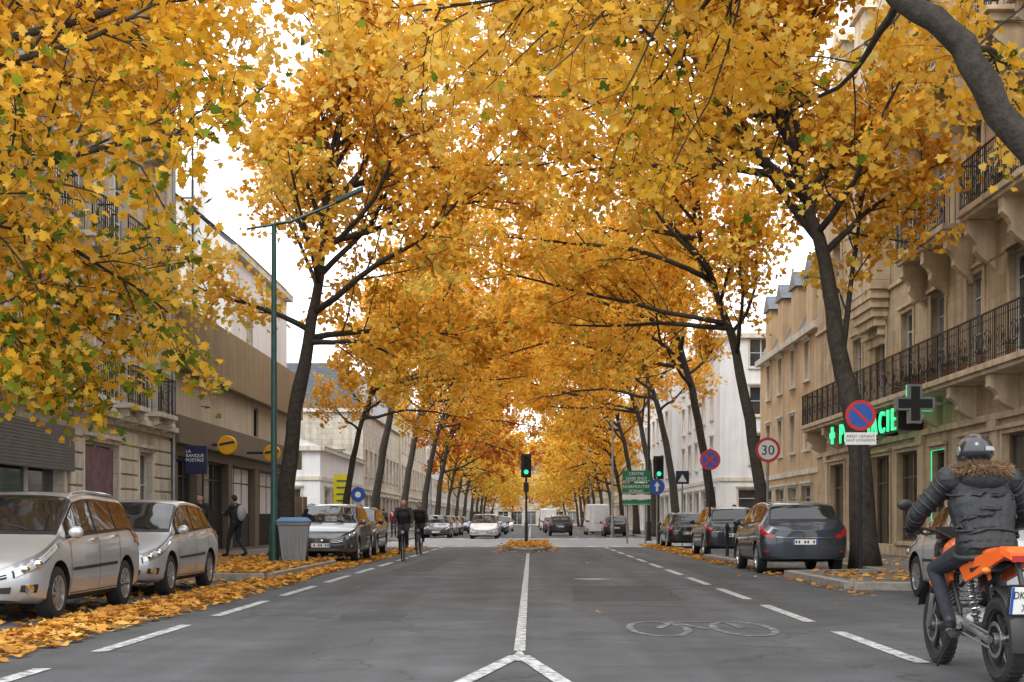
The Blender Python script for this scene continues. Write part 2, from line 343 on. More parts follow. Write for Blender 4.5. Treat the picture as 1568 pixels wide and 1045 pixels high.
ring(2.25,14.2,.34,1.0,.08);ring(1.35,14.2,.34,1.0,.08)
line(1.35,14.2,1.6,15.1,.09,mk);line(1.64,15.1,2.2,15.1,.09,mk,.0052);line(2.2,14.95,2.25,14.2,.09,mk,.006);line(1.6,15.0,1.85,14.1,.08,mk,.0072)
mk.obj('bicycle_road_symbol',['paintf'])
mk=MB()
for a in (23,24.2,25.4): line(5.9,a,7.2,a+1.0,.1,mk,.138)
mk.obj('yellow_kerb_markings',[mat('faded_yellow_paint',(.45,.30,.06),.8,var=.4,scale=12)])
mh=MB();e=grp('manhole_cover',(1.2,26,0));mh.lathe((1.2,26,0),(0,0,1),[(.36,.002),(.36,.012),(.30,.012),(.30,.007),(0,.007)],28);mh.obj('cover',['steel'],e)
# ---------------------------------------------------------------- buildings
def roofbox(mb,x0,x1,y0,y1,z,h,inset,mi=0):
    vs=[(x0,y0,z),(x1,y0,z),(x1,y1,z),(x0,y1,z),(x0+inset,y0,z+h),(x1-inset,y0,z+h),(x1-inset,y1,z+h),(x0+inset,y1,z+h)]
    mb.add(vs,[(0,1,5,4),(1,2,6,5),(2,3,7,6),(3,0,4,7),(4,5,6,7)],mi)
def building_right():
    e=grp('stone_apartment_building',(10.7,14,0));y0=10;W=40;H=15.6
    fr=Fr((10.7,y0,0),(0,1,0),(0,0,1),(-1,0,0))
    w=MB();gl=MB();wf=MB();tr=MB();ir=MB();df=MB();sg=MB()
    ops=[];win=[];shops=[]
    bays=[1.9+2.9*i for i in range(13)]
    for i,a in enumerate(bays):
        for b,hh in ((4.62,2.45),(8.32,2.45),(12.0,2.1)):
            o=(a-.58,b+.02,a+.58,b+hh);ops.append(o);win.append(o)
        if i%3==2: o=(a-.6,.15,a+.6,3.0)
        else: o=(a-1.05,.55 if i%2 else .2,a+1.05,3.1)
        ops.append(o);shops.append(o)
    wall(w,fr,W,H,ops,.26)
    w.quad([(10.7,y0,0),(22,y0,0),(22,y0,H),(10.7,y0,H)]);w.quad([(10.7,y0+W,0),(22,y0+W,0),(22,y0+W,H),(10.7,y0+W,H)])
    for i,o in enumerate(win): window(gl,wf,tr,fr,o,2,gl=1 if R.random()<.35 else 0,trans=(.42,.78),sill=False)
    for i,o in enumerate(shops):
        window(gl,df,tr,fr,o,2,trans=(.72,),trim=.1,c=-.22,sill=o[1]>.4)
    for b,c,h in ((3.45,.10,.16),(8.0,.08,.12),(15.2,.35,.2),(15.42,.5,.17)):
        tr.lbox(fr,0,W,b,b+h,.004,c)
    tr.lbox(fr,0,W,0,.45,.004,.045)
    for i in range(0,13,2):
        a=bays[i]+1.45;tr.lbox(fr,a-.2,a+.2,.452,3.44,.004,.09);tr.lbox(fr,a-.26,a+.26,3.2,3.445,.091,.15)
    balcony(tr,ir,fr,2.5,39.2,4.6,.8,1.1,cstep=2.9,ch=.75)
    for a0,a1 in ((4,9.5),(10.6,15.2),(16.1,21.2),(22.2,26.6)): balcony(tr,ir,fr,a0,a1,8.3,.8,1.1,cstep=2.6,ch=1.05)
    for a in bays[:10:1]:
        tr.lbox(fr,a-1.0,a+1.0,11.72,11.9,.004,1.0);tr.lbox(fr,a-1.15,a+1.15,11.9+.003,12.0,.004,1.1)
        for s in (-.8,.8): console(tr,fr,a+s,11.715,.85,1.15,.16)
        railing(ir,fr,a-1.05,a+1.05,12.0,1.0,.95,sides=.9)
    aw=MB()
    for a in bays[2:11:2]:
        aw.add([fr.p(a-.6,7.15,.06),fr.p(a+.6,7.15,.06),fr.p(a+.55,6.95,.5),fr.p(a-.55,6.95,.5),fr.p(a-.55,6.88,.5),fr.p(a+.55,6.88,.5)],[(0,1,2,3),(3,2,5,4)])
    aw.obj('awnings',['dframe'],e)
    pl=MB()
    for k in range(26):
        a=R.uniform(8,32);b=R.choice([4.65,4.65,8.35]);pc=fr.p(a,b+.25,.5)
        pl.lathe(fr.p(a,b,.5),(0,0,1),[(.08,0),(.12,.22),(.10,.22)],8,1)
        for q in range(40):
            d=V((R.gauss(0,1),R.gauss(0,1),abs(R.gauss(0,1.2)))).normalized();p=pc+d*R.uniform(.02,.1);wd=d.orthogonal().normalized()*.02;pl.add([p-wd,p+wd,p+d*R.uniform(.08,.22)],[(0,1,2)],0)
    pl.obj('balcony_plants',[mat('plant_green',(.04,.09,.025),.8,var=.4),mat('terracotta',(.30,.12,.06),.8)],e)
    tr.box(10.1,10.69,y0+29.8,y0+30.75,8.3,15.15);tr.box(10.1,10.69,y0+31.85,y0+32.8,8.3,15.15)
    for b0,b1 in ((8.3,8.9),(11.3,12.2),(14.5,15.15)): tr.box(10.11,10.69,y0+30.752,y0+31.848,b0,b1)
    for b0,b1 in ((8.9,11.3),(12.2,14.5)): gl.quad([(10.3,y0+30.75,b0),(10.3,y0+31.85,b0),(10.3,y0+31.85,b1),(10.3,y0+30.75,b1)])
    for k in range(7):
        t=k/7;d=.6*math.cos(t*math.pi/2);tr.box(10.695-d,10.69,y0+29.8+.1*k,y0+32.8-.1*k,8.3-.26*(k+1),8.3-.26*k-.003)
    for o in shops[8:9]:
        for p,q in (((o[0],o[1]),(o[0],o[3])),((o[0],o[3]),(o[2],o[3])),((o[2],o[1]),(o[2],o[3]))):
            sg.tube([fr.p(p[0],p[1],.02),fr.p(q[0],q[1],.02)],.012,6)
    for yq,zc in ((44.3,3.95),(34.6,4.0)):
        a=yq-y0
        for (u0,u1,b0,b1) in ((-.09,.09,-.28,.28),(-.28,-.092,-.09,.09),(.092,.28,-.09,.09)): sg.lbox(fr,a+u0,a+u1,zc+b0,zc+b1,.7,.76)
    w.obj('walls',['stoneR'],e);gl.obj('window_panes',['glass','glassw'],e);wf.obj('window_frames',['frame'],e);df.obj('shopfront_frames',['wood'],e)
    tr.obj('stone_trim',['stoneR2'],e,bevel=.012);ir.obj('balcony_railings',['iron'],e);sg.obj('shop_neon',['neon'],e)
    text(e,'pharmacy_lettering','PHARMACIE',.88,'neon',TM((9.94,43.1,3.62),(0,-1,0),(0,0,1)),.03,sp=1.52)
    bd=MB();bd.lbox(fr,26,33.5,3.56,3.60,.70,.74);bd.lbox(fr,26,33.5,4.26,4.30,.70,.73)
    for a in (26.5,29,31,33.3): bd.lbox(fr,a,a+.04,3.605,4.255,.004,.69)
    bd.obj('lettering_rails',['iron'],e)
    rf=MB();roofbox(rf,10.4,22.3,y0,y0+W,15.6,3.2,1.5)
    rf.obj('roof',['slate'],e)
    dm=MB()
    for a in bays:
        dm.box(10.75,12.6,y0+a-.7,y0+a+.7,15.65,17.6);dm.prism([(10.6,y0+a-.9,17.6),(10.6,y0+a+.9,17.6),(10.6,y0+a,18.2)],(2,0,0))
    dm.obj('dormers',['stoneR2'],e)
building_right()
def simple_building(name,x0,x1,y0,y1,H,wm,side,floors,baysp=2.8,ww=1.0,wh=1.7,ground=True,roof=None,front=True,roofh=3.2,tm='stoneL2',gh=3.6,shut=None,dorm=False,fh=3.1):
    xs=x1 if side<0 else x0
    e=grp(name,((x0+x1)/2,y0,0))
    w=MB();gl=MB();wf=MB();tr=MB();sh=MB()
    def face(fr,W):
        ops=[];nb=max(1,int(W/baysp));m=(W-nb*baysp)/2
        for i in range(nb):
            a=m+baysp*(i+.5)
            for f in range(floors):
                b=gh+.75+f*fh
                if b+wh<H-.2: ops.append((a-ww/2,b,a+ww/2,b+wh))
            if ground: ops.append((a-baysp*.36,.3,a+baysp*.36,gh-.7))
        wall(w,fr,W,H,ops,.22)
        for o in ops:
            g_=o[1]<1
            window(gl,wf,tr,fr,o,2,trans=(.5,) if not g_ else (.8,),trim=.09,gl=1 if R.random()<.3 else 0,c=-.18)
            if shut and not g_:
                for s in (-1,1):
                    a=o[0]-ww*.27-.1 if s<0 else o[2]+ww*.27+.1
                    sh.lbox(fr,a-ww*.25,a+ww*.25,o[1],o[3],.055,.09)
        tr.lbox(fr,0,W,gh-.25,gh-.05,.004,.09);tr.lbox(fr,-.1,W+.1,H-.25,H+.003,.004,.25)
    if side<0: fr=Fr((xs,y0,0),(0,1,0),(0,0,1),(1,0,0))
    else: fr=Fr((xs,y0,0),(0,1,0),(0,0,1),(-1,0,0))
    face(fr,y1-y0)
    if front: face(Fr((x0,y0,0),(1,0,0),(0,0,1),(0,-1,0)),x1-x0)
    else: w.quad([(x0,y0,0),(x1,y0,0),(x1,y0,H),(x0,y0,H)])
    w.quad([(x0,y1,0),(x1,y1,0),(x1,y1,H),(x0,y1,H)]);xo=x0 if side<0 else x1
    w.quad([(xo,y0,0),(xo,y1,0),(xo,y1,H),(xo,y0,H)])
    w.obj('walls',[wm],e);gl.obj('window_panes',['glass','glassw'],e);wf.obj('window_frames',['frame'],e);tr.obj('trim',[tm],e)
    if shut: sh.obj('shutters',[shut],e)
    r=MB()
    if roof=='mansard': roofbox(r,x0-.1,x1+.1,y0,y1,H,roofh,1.6)
    elif roof=='gable':
        xm=(x0+x1)/2
        r.add([(x0-.3,y0-.1,H),(x1+.3,y0-.1,H),(x1+.3,y1,H),(x0-.3,y1,H),(xm,y0-.1,H+roofh),(xm,y1,H+roofh)],[(0,4,5,3),(1,2,5,4)],0)
        r.add([(x0,y0,H),(x1,y0,H),(xm,y0,H+roofh)],[(0,1,2)],1)
    else: r.box(x0,x1,y0,y1,H,H+.3)
    if dorm:
        for k in range(int((y1-y0)/3)):
            a=y0+1.6+k*3;xd=x0-.05 if side>0 else x1-1.5
            r.box(xd,xd+1.6,a-.6,a+.6,H,H+2.0,1);r.prism([(xd-.1,a-.8,H+2.0),(xd-.1,a+.8,H+2.0),(xd-.1,a,H+2.7)],(1.8,0,0),0)
    r.obj('roof',['slate' if roof else wm,wm],e)
    c=MB();c.box((x0+x1)/2-.4,(x0+x1)/2+.4,y1-2,y1-1,H,H+roofh+1.2);c.obj('chimney',[wm],e)
    return e
simple_building('ochre_townhouse',10.8,20,50.05,63,8.6,'ochre',1,2,roof='mansard',dorm=True,front=False,fh=2.7,gh=3.2,wh=1.5)
simple_building('white_apartment_building',10.6,26,75,96,11.6,'white',1,3,baysp=3.6,ww=1.3,wh=1.6,fh=2.7)
simple_building('white_apartment_building',10.2,24,97,125,14,'white',1,3,baysp=3.6,ww=1.3)
simple_building('grey_townhouse',10.8,24,126,150,12,'stoneL',1,3,roof='mansard')
simple_building('ochre_townhouse',10.8,24,151,185,13,'ochre',1,3,roof='mansard')
simple_building('grey_townhouse',10.8,24,186,260,12,'stoneL',1,3,roof='mansard')
simple_building('slate_roofed_house',20.5,32,60,74,15,'stoneL',1,4,roof='mansard')
simple_building('low_shop_building',-24,-11.5,73,92,5.2,'white',-1,0,roof='gable',roofh=2.5)
simple_building('grey_townhouse',-24,-11.8,94,120,9,'stoneL',-1,2,roof='mansard')
simple_building('ochre_townhouse',-24,-11.8,121,150,11,'render',-1,2,roof='mansard')
simple_building('white_apartment_building',-24,-11.8,151,200,12,'white',-1,3)
simple_building('grey_townhouse',-24,-11.8,201,270,11,'stoneL',-1,2,roof='mansard')
simple_building('white_gabled_house',-17.5,-10.3,46,56.5,10.6,'white',-1,2,roof='gable',roofh=3.2,baysp=4.6,ww=.7,wh=1.4,ground=False,gh=6.6,front=False)
simple_building('town_hall',-16,16,270,290,11,'stoneL',1,2,roof='mansard')
def building_left():
    y0=18;W=19;H=15
    e=grp('pale_stone_building',(-10,y0,0));fr=Fr((-10,y0,0),(0,1,0),(0,0,1),(1,0,0))
    w=MB();gl=MB();wf=MB();tr=MB();ir=MB();po=MB()
    ops=[];win=[]
    bays=[1.6+2.6*i for i in range(7)]
    for a in bays:
        for b,h in ((4.0,2.35),(7.5,2.3),(10.9,2.1)):
            o=(a-.52,b,a+.52,b+h);ops.append(o);win.append(o)
    g1=(5.6,.9,10.6,2.9);g2=(11.9,.3,14.4,2.95);g3=(16.1,.13,17.3,2.9);g0=(.6,.5,4,2.9)
    ops+= [g0,g1,g2,g3]
    wall(w,fr,W,H,ops,.25)
    w.quad([(-10,y0+W,0),(-22,y0+W,0),(-22,y0+W,H),(-10,y0+W,H)]);w.quad([(-10,y0,0),(-22,y0,0),(-22,y0,H),(-10,y0,H)])
    for o in win: window(gl,wf,tr,fr,o,2,trans=(.4,.75),gl=1 if R.random()<.4 else 0,sill=False)
    for o in (g0,g1,g2,g3): window(gl,wf,tr,fr,o,3 if o is g1 else 2,trans=(.7,),trim=.1)
    po.lbox(fr,5.3,10.9,2.2,3.15,.06,.16,0)
    for k in range(14): po.lbox(fr,5.4,10.8,2.22+k*.066,2.25+k*.066,.161,.17,0)
    po.lbox(fr,12.0,14.3,.4,2.85,-.12,-.08,1)
    for b in [.5+.36*i for i in range(8)]:
        for a0,a1 in ((0,.5),(4.1,5.2),(10.95,11.78),(14.52,15.95),(17.42,19)): tr.lbox(fr,a0,a1,b,b+.31,.003,.05)
    for b,c,h in ((3.42,.1,.12),(3.55,.28,.14),(3.7,.18,.1),(7.2,.08,.14),(10.6,.08,.14),(14.4,.35,.25),(14.66,.5,.2)): tr.lbox(fr,0,W,b,b+h,.004,c)
    for a in bays:
        for b in (3.82,7.36,10.76):
            tr.lbox(fr,a-.85,a+.85,b,b+.12,.004,.5);railing(ir,fr,a-.8,a+.8,b+.12,.44,.95,sides=.4)
            for s in (-.6,.6): console(tr,fr,a+s,b-.003,.4,.28,.16)
    for a in (0.2,18.8): tr.lbox(fr,a-.2,a+.2,3.82,14.38,.005,.07)
    w.obj('walls',['stoneL'],e);gl.obj('window_panes',['glass','glassw'],e);wf.obj('window_frames',['frame'],e);tr.obj('stone_trim',['stoneL2'],e,bevel=.01);ir.obj('balcony_railings',['iron'],e);po.obj('shop_shutter',['shut','poster'],e)
    rf=MB();roofbox(rf,-22,-9.8,y0,y0+W,15,3,1.6);rf.obj('roof',['slate'],e)
    text(e,'poster_text','soldes',.5,'redl',TM((-10.07,30.3,1.2),(0,1,0),(0,0,1)),.004)
    dp=MB();dp.cyl((-9.9,37.1,0),(-9.9,37.1,14.5),.06,n=8);dp.obj('drainpipe',['steel'],e)
building_left()
def building_bank():
    y0=37.3;y1=57;T=7.1
    e=grp('post_office_building',(-10,y0,0));fr=Fr((-10.05,y0,0),(0,1,0),(0,0,1),(1,0,0))
    W=y1-y0
    w=MB();gl=MB();wf=MB();tr=MB()
    ops=[(.8,.2,3.0,3.0),(3.6,.2,7.2,3.0),(7.8,.2,11.5,3.0),(12.2,.2,16.0,3.0),(16.5,.2,19.2,3.0)]
    ops2=[(11.2,4.2,12.1,5.25),(14.6,4.2,15.6,5.25),(17.6,4.2,18.6,5.25)]
    wall(w,fr,W,4.0,ops,.35,1)
    f2=Fr((-10.05,y0,4.0),(0,1,0),(0,0,1),(1,0,0));wall(w,f2,W,T-4,[(a,b-4,c,d-4) for a,b,c,d in ops2],.2,0)
    w.quad([(-10.05,y0,0),(-22,y0,0),(-22,y0,T),(-10.05,y0,T)],0);w.quad([(-10.05,y1,0),(-22,y1,0),(-22,y1,T),(-10.05,y1,T)],0);w.quad([(-10.05,y0,T),(-22,y0,T),(-22,y1,T),(-10.05,y1,T)],0)
    tr.lbox(fr,-.1,W,5.4,T+.12,.01,.35,0);tr.lbox(fr,-.1,W,3.3,4.1,.01,.3,1)
    for o in ops: window(gl,wf,tr,fr,o,3,trans=(.8,),trim=0,c=-.3)
    for o in ops2: window(gl,wf,tr,fr,o,2,trans=(),trim=0,c=-.15)
    for o in ops:
        n=int((o[2]-o[0])/.12)
        for k in range(n): wf.lbox(fr,o[0]+k*.12,o[0]+k*.12+.02,.2,1.4,-.2,-.18)
    w.obj('walls',['render','brownp'],e);gl.obj('window_panes',['glass','glassw'],e);wf.obj('window_frames',['dframe'],e);tr.obj('fascia_bands',['tan','brownp'],e,bevel=.02)
    s=MB();s.box(-9.72,-9.1,37.6,37.72,2.45,3.25);s.box(-10,-9.72,37.64,37.68,2.8,2.86);s.obj('bank_sign',['navy'],e,bevel=.02)
    text(e,'bank_lettering','LA\nBANQUE\nPOSTALE',.125,'signw',TM((-9.69,37.59,3.05),(1,0,0),(0,0,1)),.004)
    s=MB()
    for y,x in ((41.0,-9.3),(46,-8.9)):
        s.lathe((x,y,3.45),(0,1,0),[(0,-.08),(.27,-.08),(.30,-.05),(.30,.05),(.27,.08),(0,.08)],24,0)
        s.prism([(x-.25,y-.1,3.42),(x+.27,y-.1,3.52),(x+.2,y-.1,3.58),(x-.2,y-.1,3.50)],(0,.01,0),1);s.box(-10,x-.28,y-.03,y+.03,3.42,3.5,1)
    s.obj('postal_signs',['postal','navy'],e)
building_bank()
e=grp('roof_antenna',(-11,46,10.6));a=MB()
a.cyl((-11.6,45.9,7),(-11.6,45.9,14.8),.04,n=6)
for k in range(7): a.tube([(-12.1,45.9,14.5-k*.16),(-11.1,45.9,14.5-k*.16)],.012,4)
a.tube([(-13.5,45.9,12.2),(-11.6,45.9,12.2)],.03,5);a.obj('mast',['iron'],e)
# ---------------------------------------------------------------- trees
def fast_mesh(name,verts,faces,mats,lv=None,smooth=False):
    me=bpy.data.meshes.new(name);n=len(verts);me.vertices.add(n);me.vertices.foreach_set('co',verts.astype(np.float32).ravel())
    m,k=faces.shape;me.loops.add(m*k);me.loops.foreach_set('vertex_index',faces.astype(np.int32).ravel())
    me.polygons.add(m);me.polygons.foreach_set('loop_start',np.arange(0,m*k,k,dtype=np.int32));me.polygons.foreach_set('loop_total',np.full(m,k,dtype=np.int32))
    me.update(calc_edges=True)
    for q in mats: me.materials.append(M[q])
    if lv is not None:
        at=me.attributes.new('lv','FLOAT','FACE');at.data.foreach_set('value',lv.astype(np.float32))
    me.validate();return me
T_LOW=np.array([(0,0,0),(.46,.5,.12),(0,1,-.06),(-.46,.5,.12)],float);F_LOW=np.array([(0,1,2),(2,3,0)])
T_MID=np.array([(0,0,0),(.30,.22,.10),(.42,.62,.12),(0,1,-.06),(-.42,.62,.12),(-.30,.22,.10)],float);F_MID=np.array([(0,1,2,3),(3,4,5,0)])
hl=[(0,0),(.12,.10),(.48,.02),(.36,.26),(.66,.52),(.30,.55),(.26,.80),(0,1.0)]
T_NEAR=np.array([(x,y,.14*abs(x)) for x,y in hl]+[(-x,y,.14*abs(x)) for x,y in hl[1:-1]],float)
F_NEAR=np.array([(0,1,2,3,4,5,6,7),(7,13,12,11,10,9,8,0)])
TM_={'near':(T_NEAR,F_NEAR),'mid':(T_MID,F_MID),'low':(T_LOW,F_LOW)}
def leaves(anc,val,size,tmpl,F,flat=.0,rs=NR,up=.5):
    n=len(anc);nr=rs.normal(size=(n,3));nr[:,2]+=up*np.where(rs.rand(n)<.8,1,-1)
    if flat: nr=np.stack([rs.normal(0,flat,n),rs.normal(0,flat,n),np.ones(n)],1)
    nr/=np.linalg.norm(nr,axis=1)[:,None]
    t=rs.normal(size=(n,3));
    if not flat: t[:,2]-=.6
    t-=nr*(t*nr).sum(1)[:,None];t/=np.linalg.norm(t,axis=1)[:,None];b=np.cross(nr,t)
    s=size*(.6+.7*rs.rand(n))[:,None,None]
    curl=(.3+1.6*rs.rand(n))[:,None,None]
    vs=anc[:,None,:]+s*(tmpl[None,:,0:1]*b[:,None,:]+tmpl[None,:,1:2]*t[:,None,:]+curl*tmpl[None,:,2:3]*nr[:,None,:])
    k=len(tmpl);fs=(F[None]+(np.arange(n)*k)[:,None,None]).reshape(-1,F.shape[1])
    return vs.reshape(-1,3),fs,np.repeat(val,len(F))
def gen_tree(seed,trunk,r0,nl=13,limbL=5.2,n2=9,n3=8,lpt=22,leafs=.14,kind='mid',droop=0,h0=.42,lat=None,extra=(),spread=.16,green=0,l2=.46,el0=.5,asym=.4,twigtube=True,tip=.14):
    near=kind=='near'
    rd=random.Random(seed);rs=np.random.RandomState(seed);mb=MB()
    P=[V(p) for p in trunk];pts=[]
    for i in range(len(P)-1):
        p0=P[max(i-1,0)];p1=P[i];p2=P[i+1];p3=P[min(i+2,len(P)-1)]
        for k in range(4):
            t=k/4;pts.append(.5*((2*p1)+(p2-p0)*t+(2*p0-5*p1+4*p2-p3)*t*t+(3*p1-p0-3*p2+p3)*t*t*t))
    pts.append(P[-1]);n=len(pts)
    for p in pts[2:]: p.x+=rd.uniform(-.05,.05);p.y+=rd.uniform(-.05,.05)
    rad=[r0*(1-(1-tip)*(i/(n-1))**.85)*rd.uniform(.94,1.07) for i in range(n)];rad[0]*=1.4;rad[1]*=1.08
    v0=len(mb.v);mb.tube(pts,rad,14)
    for i in range(v0,len(mb.v)):
        c=pts[(i-v0)//14];q=V(mb.v[i])-c;mb.v[i]=tuple(c+q*rd.uniform(.93,1.08))
    anc=[];val=[]
    def rv(): return V((rd.gauss(0,1),rd.gauss(0,1),rd.gauss(0,1)))
    def path(p,d,L,k,wan,trop):
        q=[p.copy()];d=d.normalized()
        for i in range(k):
            d=(d+rv()*wan+V((0,0,trop))).normalized();p=p+d*(L/k);q.append(p.copy())
        return q
    def at(q,t):
        x=t*(len(q)-1);i=min(int(x),len(q)-2);return q[i].lerp(q[i+1],x-i),(q[i+1]-q[i]).normalized()
    def twigs(q,cnt,L,cv,r):
        for j in range(cnt):
            t=.12+.88*(j+rd.random()*.8)/cnt
            p,d=at(q,min(t,1));o=rv();o=(o-d*o.dot(d)).normalized()
            dd=d*.65+o*.8+V((0,0,.12-droop*.4))
            w=path(p,dd,L*(1.1-.5*t)*rd.uniform(.7,1.25),3,.18,.03-droop*.25)
            if twigtube: mb.tube(w,[r,r*.7,r*.5,r*.3],3,cap=False)
            c2=cv+rd.gauss(0,.12)
            m=int(lpt*rd.uniform(.5,1.4))
            for a in range(m):
                x,_=at(w,min(1,.1+rd.random()**.75));anc.append(x+rv()*spread*rd.random()**.5);val.append(c2+rd.gauss(0,.17))
    limbs=[];lh=V(lat).normalized() if lat else V((0,0,0))
    for i in range(nl):
        t=h0+(1-h0)*(i+.5*rd.random())/nl
        p,d=at(pts,min(t,.99));az=i*2.4+rd.uniform(-.4,.4)+seed
        el=el0+.75*(t-h0)/(1-h0)+rd.uniform(-.15,.15)
        dirr=V((math.cos(az)*math.cos(el),math.sin(az)*math.cos(el),math.sin(el)))
        road=V((math.cos(az),math.sin(az),0)).dot(lh)
        if lat: dirr=dirr+V(lat)*.35
        L=limbL*(1.08-.42*(t-h0)/(1-h0))*rd.uniform(.85,1.15)*(1+asym*road)
        limbs.append((p,dirr,L,r0*(.30-.12*(t-h0)/(1-h0))*(1+.15*max(road,0)),.035-.03*max(road,0)))
    for p,dv,L,rr in extra: limbs.append((V(p),V(dv),L,rr,-.0))
    for p,dv,L,rr,tr in limbs:
        q=path(p,dv,L,8,.12,tr-droop*.09);k=len(q)
        mb.tube(q,[rr*(1-.88*i/(k-1))+.008 for i in range(k)],6)
        cl=rd.gauss(.54,.14);n2_=int(n2*max(.8,L/limbL))
        for j in range(n2_):
            t=.2+.8*(j+rd.random()*.7)/n2_
            p2,d2=at(q,min(t,1));o=rv();o=(o-d2*o.dot(d2)).normalized()
            L2=min(L,6)*l2*(1.15-.6*t)*rd.uniform(.75,1.25)
            q2=path(p2,d2*.8+o*.75+V((0,0,.15-droop*.3)),L2,5,.15,.02-droop*.16)
            r2=max(.01,rr*.36*(1-.5*t))
            mb.tube(q2,[r2*(1-.8*i/5)+.004 for i in range(6)],4,cap=False)
            twigs(q2,n3,1.0,cl+rd.gauss(0,.1),.007)
    A=np.array([tuple(a) for a in anc]);Vv=np.array(val)
    if green:
        gm=rs.rand(len(Vv))<green*np.clip((7.6-A[:,2])/3.2,.12,2.0)
        Vv=np.where(gm,rs.rand(len(Vv))*.16,np.clip(Vv,.22,1))
    Vv=np.clip(Vv,0,.93) if not near else np.clip(Vv,0,1)
    if not near:
        gi=rs.rand(len(Vv))<.03;Vv[gi]=1
    T_,F_=TM_[kind]
    vs,fs,lv=leaves(A,Vv,leafs,T_,F_,rs=rs)
    me=fast_mesh('foliage',vs,fs,['leafn' if near else 'leaf'],lv)
    wm=bpy.data.meshes.new('trunk_and_limbs');wm.from_pydata(mb.v,[],mb.f);wm.materials.append(M['bark']);wm.polygons.foreach_set('use_smooth',[True]*len(mb.f))
    return wm,me
def put_tree(name,data,loc,rz=0,sc=(1,1,1),col=(1,1,1)):
    e=grp(name,loc,rz);e.scale=sc
    for me,n in zip(data,('trunk_and_limbs','foliage')):
        o=bpy.data.objects.new(n,me);COL.objects.link(o);o.parent=e
        if n=='foliage': o.color=(*col,1)
    return e
def trk(x0,pts): return [(x-x0,yy,h) for x,yy,h in pts]
tR1=gen_tree(101,trk(7.5,[(7.5,0,0),(7.25,0,3.4),(6.98,.1,4.8),(6.6,.1,7),(6.03,0,8.9),(5.4,-.2,11),(5.1,-.2,13)]),.29,nl=20,limbL=5.2,lpt=19,h0=.5,lat=(-.35,-.1,0),
   extra=[((-1.4,0,8.9),(-1,-.15,.05),6.0,.09),((-.5,.1,4.9),(.15,.2,1),5.0,.07),((-1.8,0,10.2),(-1,.3,.25),7.0,.08),((-2.1,0,11.2),(-1,-.4,.35),6.5,.08),((-.9,0,7.2),(-.6,.6,.7),4.5,.07),((-2.2,-.1,11.8),(-1,.1,.15),7.2,.07)],leafs=.17,asym=.3)
tL1=gen_tree(202,trk(-7.1,[(-7.1,0,0),(-6.85,0,2.9),(-6.45,0,5.5),(-6.0,0,8.1),(-5.8,0,10.4),(-5.4,0,13)]),.29,nl=19,limbL=5.3,lpt=19,h0=.45,lat=(.4,0,0),
   extra=[((.75,0,6.2),(1,-.2,.05),3.4,.08),((1.1,0,9),(1,.3,.2),6.8,.09),((1.3,0,10.5),(1,-.35,.3),7,.09),((1.5,0,11.8),(1,.1,.35),7,.07)],leafs=.17,asym=.35)
put_tree('autumn_tree',tR1,(7.5,30,0));put_tree('autumn_tree',tL1,(-7.1,38,0))
mids=[]
for sd in (11,23,37):
    q=sd%5*.08
    mids.append(gen_tree(sd,[(0,0,0),(-.25,0,3),(-.75,.05,6),(-1.5,0,8.6),(-2.1,-.1,10.6),(-2.5,0,12.3)],.25,nl=14,limbL=5.3,lpt=14,h0=.45,lat=(-.5,0,0),leafs=.20,asym=.42,kind='low',
      extra=[((-1.2,0,7.6),(-1,.3-q,.12),7.0,.09),((-1.7,0,9.2),(-1,-.4+q,.18),7.2,.09),((-2.1,0,10.6),(-1,.1,.3),6.8,.08)]))
far=[gen_tree(51,[(0,0,0),(-.25,0,3),(-.8,.05,6),(-1.5,0,9),(-2.0,-.1,11.5)],.25,nl=13,limbL=5.4,n2=8,n3=6,lpt=8,h0=.33,lat=(-.5,0,0),leafs=.32,asym=.35,kind='low',twigtube=False,
      extra=[((-1,0,6.8),(-1,.3,.1),6.6,.1),((-1.5,0,9),(-1,-.3,.2),6.8,.1)])]
i=0
for Y in (44.5,57.0,71,83,98): 
    put_tree('autumn_tree',mids[i%3],(7.75,Y,0),R.uniform(-.3,.3),(1,1,R.uniform(.92,1.04)),[(1,1,.95),(1.0,.96,.88),(1,.93,.82),(1,1,.95),(.98,.9,.78)][i%5]);i+=1
for Y,s in ((52,.66),(62,.95),(76,1),(90,1)):
    put_tree('autumn_tree',mids[i%3],(-7.3,Y,0),R.uniform(-.3,.3),(-s,s,s*R.uniform(.92,1.03)),[(1,1,1),(1,.96,.88),(1,.92,.8),(1,.88,.74)][i%4]);i+=1
Y=104
while Y<215:
    c=R.choice([(1,1,.95),(1,.9,.75),(1,1,.9),(.97,.84,.68)])
    sd=R.uniform(.8,1.08)
    put_tree('autumn_tree',far[0],(-7.5,Y+R.uniform(-2,2),0),R.uniform(-.5,.5),(-sd,sd,sd),(.70,.36,.45) if 103<Y<112 else c)
    c=R.choice([(1,1,.95),(1,.92,.8),(.97,.88,.75)]);sd=R.uniform(.82,1.08)
    put_tree('autumn_tree',far[0],(7.7,Y+7+R.uniform(-2,2),0),R.uniform(-.5,.5),(sd,sd,sd*.97),c);Y+=15
for x,y in ((-16,66),(-20,80),(18,68.5)): put_tree('autumn_tree',far[0],(x,y,0),R.uniform(0,6),(.7,.7,.6),(1,.9,.7))
for x,y,c in ((-7,228,(.95,.8,.65)),(6,226,(1,1,.9)),(1.5,238,(1,.88,.7)),(-3.5,246,(1,1,.85)),(10,245,(.9,.75,.6))): put_tree('autumn_tree',far[0],(x,y,0),R.uniform(0,6),(.9,.9,.62),c)
